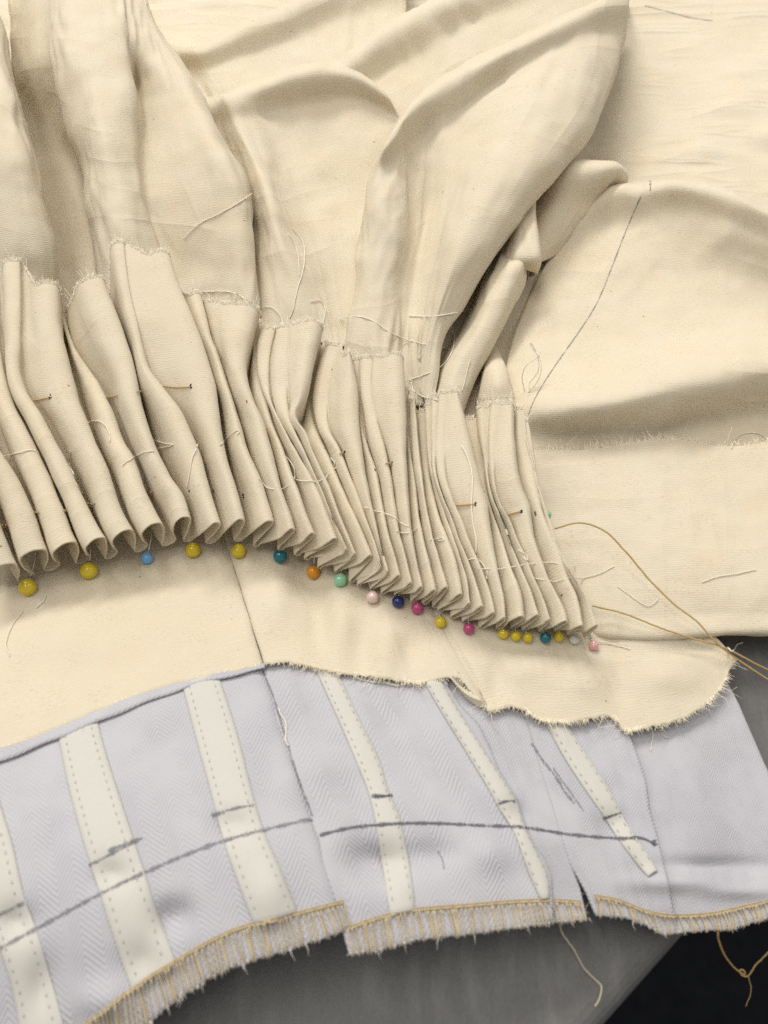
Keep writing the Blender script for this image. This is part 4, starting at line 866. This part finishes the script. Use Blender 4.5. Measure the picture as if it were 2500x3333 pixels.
TH = [('white curled thread hooked over two of the wide pleats', [(232,1465),(231,1530),(245,1560),(262,1590),(278,1615),(262,1600),(245,1575)], .16),
 ('thin white thread arched like a hook on a wide pleat', [(285,1375),(310,1368),(340,1380),(358,1410),(360,1440)], .15),
 ('white thread stretched across the first pleats', [(10,1487),(60,1475),(110,1467),(135,1490)], .15),
 ('white fluff thread slanting over a pleat below the gathering stitch', [(400,1515),(440,1485),(470,1472),(500,1470)], .15),
 ('white thread bridging two pleats in the shadowed hollow', [(505,1430),(540,1443),(570,1447),(545,1455),(515,1460)], .15),
 ('white thread standing upright on a pleat above the blue pin', [(612,1590),(620,1530),(630,1480),(650,1440),(640,1455)], .16),
 ('small white thread with a curled tip on a pleat', [(715,1450),(750,1420),(775,1400),(780,1405),(772,1412)], .14),
 ('big faint white loop on the packed pleats', [(838,1555),(870,1585),(920,1593),(955,1570),(965,1540),(950,1500),(930,1480)], .15),
 ('white thread trailing from a loop over the packed pleats', [(955,1560),(1000,1567),(1050,1562),(1075,1540)], .14),
 ('short kinked white thread on the middle pleats', [(1080,1490),(1092,1505),(1090,1520),(1098,1525)], .14),
 ('pale thread crossing the middle pleats above the pearl pin', [(1190,1650),(1230,1665),(1270,1675),(1300,1700),(1330,1715)], .14),
 ('curved white thread tip on the middle pleats', [(1290,1730),(1320,1735),(1350,1728),(1362,1720)], .14),
 ('tiny twisted white thread on the packed pleats', [(1400,1757),(1425,1755),(1440,1750),(1448,1758),(1430,1760)], .14),
 ('long cream thread hanging down over the rounded pleat', [(1502,1452),(1525,1500),(1538,1570),(1536,1640),(1542,1700),(1555,1760),(1555,1800)], .2),
 ('white thread running straight across the narrow right pleats', [(1525,1820),(1555,1818),(1570,1830),(1590,1870),(1580,1885)], .15),
 ('white thread laid over the narrow pleats like a wave', [(1560,1850),(1600,1850),(1640,1852),(1700,1840),(1760,1832),(1800,1830),(1845,1845),(1870,1842)], .14),
 ('white thread sagging below another on the last pleats', [(1740,1880),(1780,1888),(1815,1892),(1850,1880),(1890,1885),(1950,1870),(2000,1845)], .14),
 ('short white thread looping at the last pleats', [(1690,1790),(1708,1805),(1715,1825),(1705,1812)], .14),
 ('cream thread lying straight on the far folds', [(1330,1030),(1420,1030),(1480,1018),(1535,1008)], .2),
 ('cream thread curving in a bow over the dark hollow', [(1450,1030),(1475,1080),(1480,1130),(1450,1185),(1400,1215),(1330,1238)], .17),
 ('cream thread crossing from tube to fold near the raw edges', [(1105,1040),(1160,1030),(1215,1045),(1270,1085),(1340,1112),(1450,1136)], .18),
 ('cream thread from the dark hollow to a raw pleat edge', [(1340,1245),(1345,1270),(1375,1290),(1425,1305)], .16),
 ('cream thread curving along the edge of the broad fold', [(600,780),(650,730),(710,700),(770,665),(815,632)], .17),
 ('cream thread resting on the raw edge of a flat pleat', [(660,952),(720,950),(770,958),(820,985)], .2),
 ('fine cream thread hanging beside the rolled pleat', [(950,745),(985,790),(992,830),(985,880),(965,950),(955,1010),(945,1035)], .17),
 ('fine cream thread standing next to the rolled pleat', [(935,760),(960,800),(970,850),(975,900)], .13),
 ('thin looped thread at the top of the rolled pleat', [(1010,985),(1040,980),(1055,1000),(1055,1030),(1048,1050)], .15),
 ('thin cream thread in the gap before the rolled pleat', [(850,1005),(880,1000),(905,1018),(920,1045),(922,1060)], .15),
 ('cream thread sticking down from the tube fold', [(1530,1170),(1518,1210),(1510,1250),(1502,1275)], .15),
 ('pale thread lying diagonal on the flat strip', [(2285,1895),(2330,1880),(2400,1868),(2460,1855)], .15),
 ('faint thread lying on the flat strip near the tan thread', [(2010,1910),(2060,1945),(2110,1975),(2140,1950)], .13),
 ('white thread beneath the rose pearl pin on the cream layer', [(1950,2090),(2000,2100),(2050,2115)], .13),
 ('curled fringe thread on the flat side sheet', [(2380,1460),(2390,1430),(2420,1412),(2460,1412),(2500,1430)], .15),
 ('pale thread loose on the bodice layer by the big yellow pin', [(150,1940),(140,1960),(120,1980)], .2),
 ('pale thread end fallen near the side of the cream layer', [(75,1990),(40,2040),(20,2100),(30,2140)], .13),
 ('white thread hanging from the cream edge over the lining', [(1170,2195),(1230,2215),(1300,2232),(1322,2225),(1318,2200)], .16),
 ('second white thread under the cream edge beside a looped one', [(1140,2190),(1180,2215),(1240,2225),(1300,2240)], .13),
 ('white thread tuft under the frayed cream corner', [(2115,2360),(2125,2400),(2120,2420),(2118,2445)], .13),
 ('curly white thread tuft by the frayed cream corner', [(2130,2362),(2150,2380),(2160,2400),(2172,2402)], .13),
 ('white thread end bent over the cut corner', [(2365,2108),(2385,2120),(2392,2110),(2398,2098),(2415,2093)], .2),
 ('pinkish thread along the dark seam of the lining', [(905,2310),(915,2330),(928,2350),(932,2380),(930,2410),(940,2430)], .18)]
for lab, pth, r in TH: thread(lab, pth, r, M_THR_W)
for k, (pth, z) in enumerate(([[(1693,1300),(1712,1285),(1745,1250),(1762,1200),(1755,1160),(1735,1135),(1725,1115)], [14,16,20,24,26,27,28]], [[(1712,1280),(1700,1230),(1712,1190),(1745,1165),(1760,1140)], [15,20,24,26,27]], [[(1720,1290),(1724,1270),(1722,1250),(1750,1210),(1752,1170),(1744,1140),(1728,1114)], [13,17,18,22,25,27,29]])):
    thread(['frizzy cream thread arching outermost in the tuft by the last pleat top', 'shortest curled cream thread in the tuft beside the last pleat', 'nearly straight cream thread inside the tuft by the last pleat'][k], pth, .17, M_THR_W, free=z, group='thread tuft by the last pleat')
thread('tan thread dangling from the overlocked edge onto the table', [(1822,3005),(1830,3035),(1860,3080),(1900,3150),(1940,3190),(1958,3210),(1950,3250),(1936,3275)], .2, M_SERGE, free=[12,9,6,3,2,2,2,2])
thread('tan thread with a knot hanging past the table edge', [(2335,3024),(2340,3060),(2360,3110),(2390,3150),(2410,3165),(2425,3172),(2420,3158),(2406,3158),(2412,3172),(2430,3178),(2460,3140),(2510,3090)], .22, M_THR_T, n=60, free=[10,6,0,-6,-8,-9,-8,-8,-9,-9,-5,0])
thread('thin tan thread tail below the knot over the dark floor', [(2436,3180),(2444,3215),(2440,3245),(2428,3275)], .14, M_THR_T, free=[-9,-14,-18,-22])
thread('tan thread curl in the cut notch of the lining', [(1888,2920),(1898,2908),(1912,2910),(1920,2925),(1912,2945),(1905,2960),(1916,2972)], .2, M_SERGE_T, free=[12,12,12,11,10,10,10])
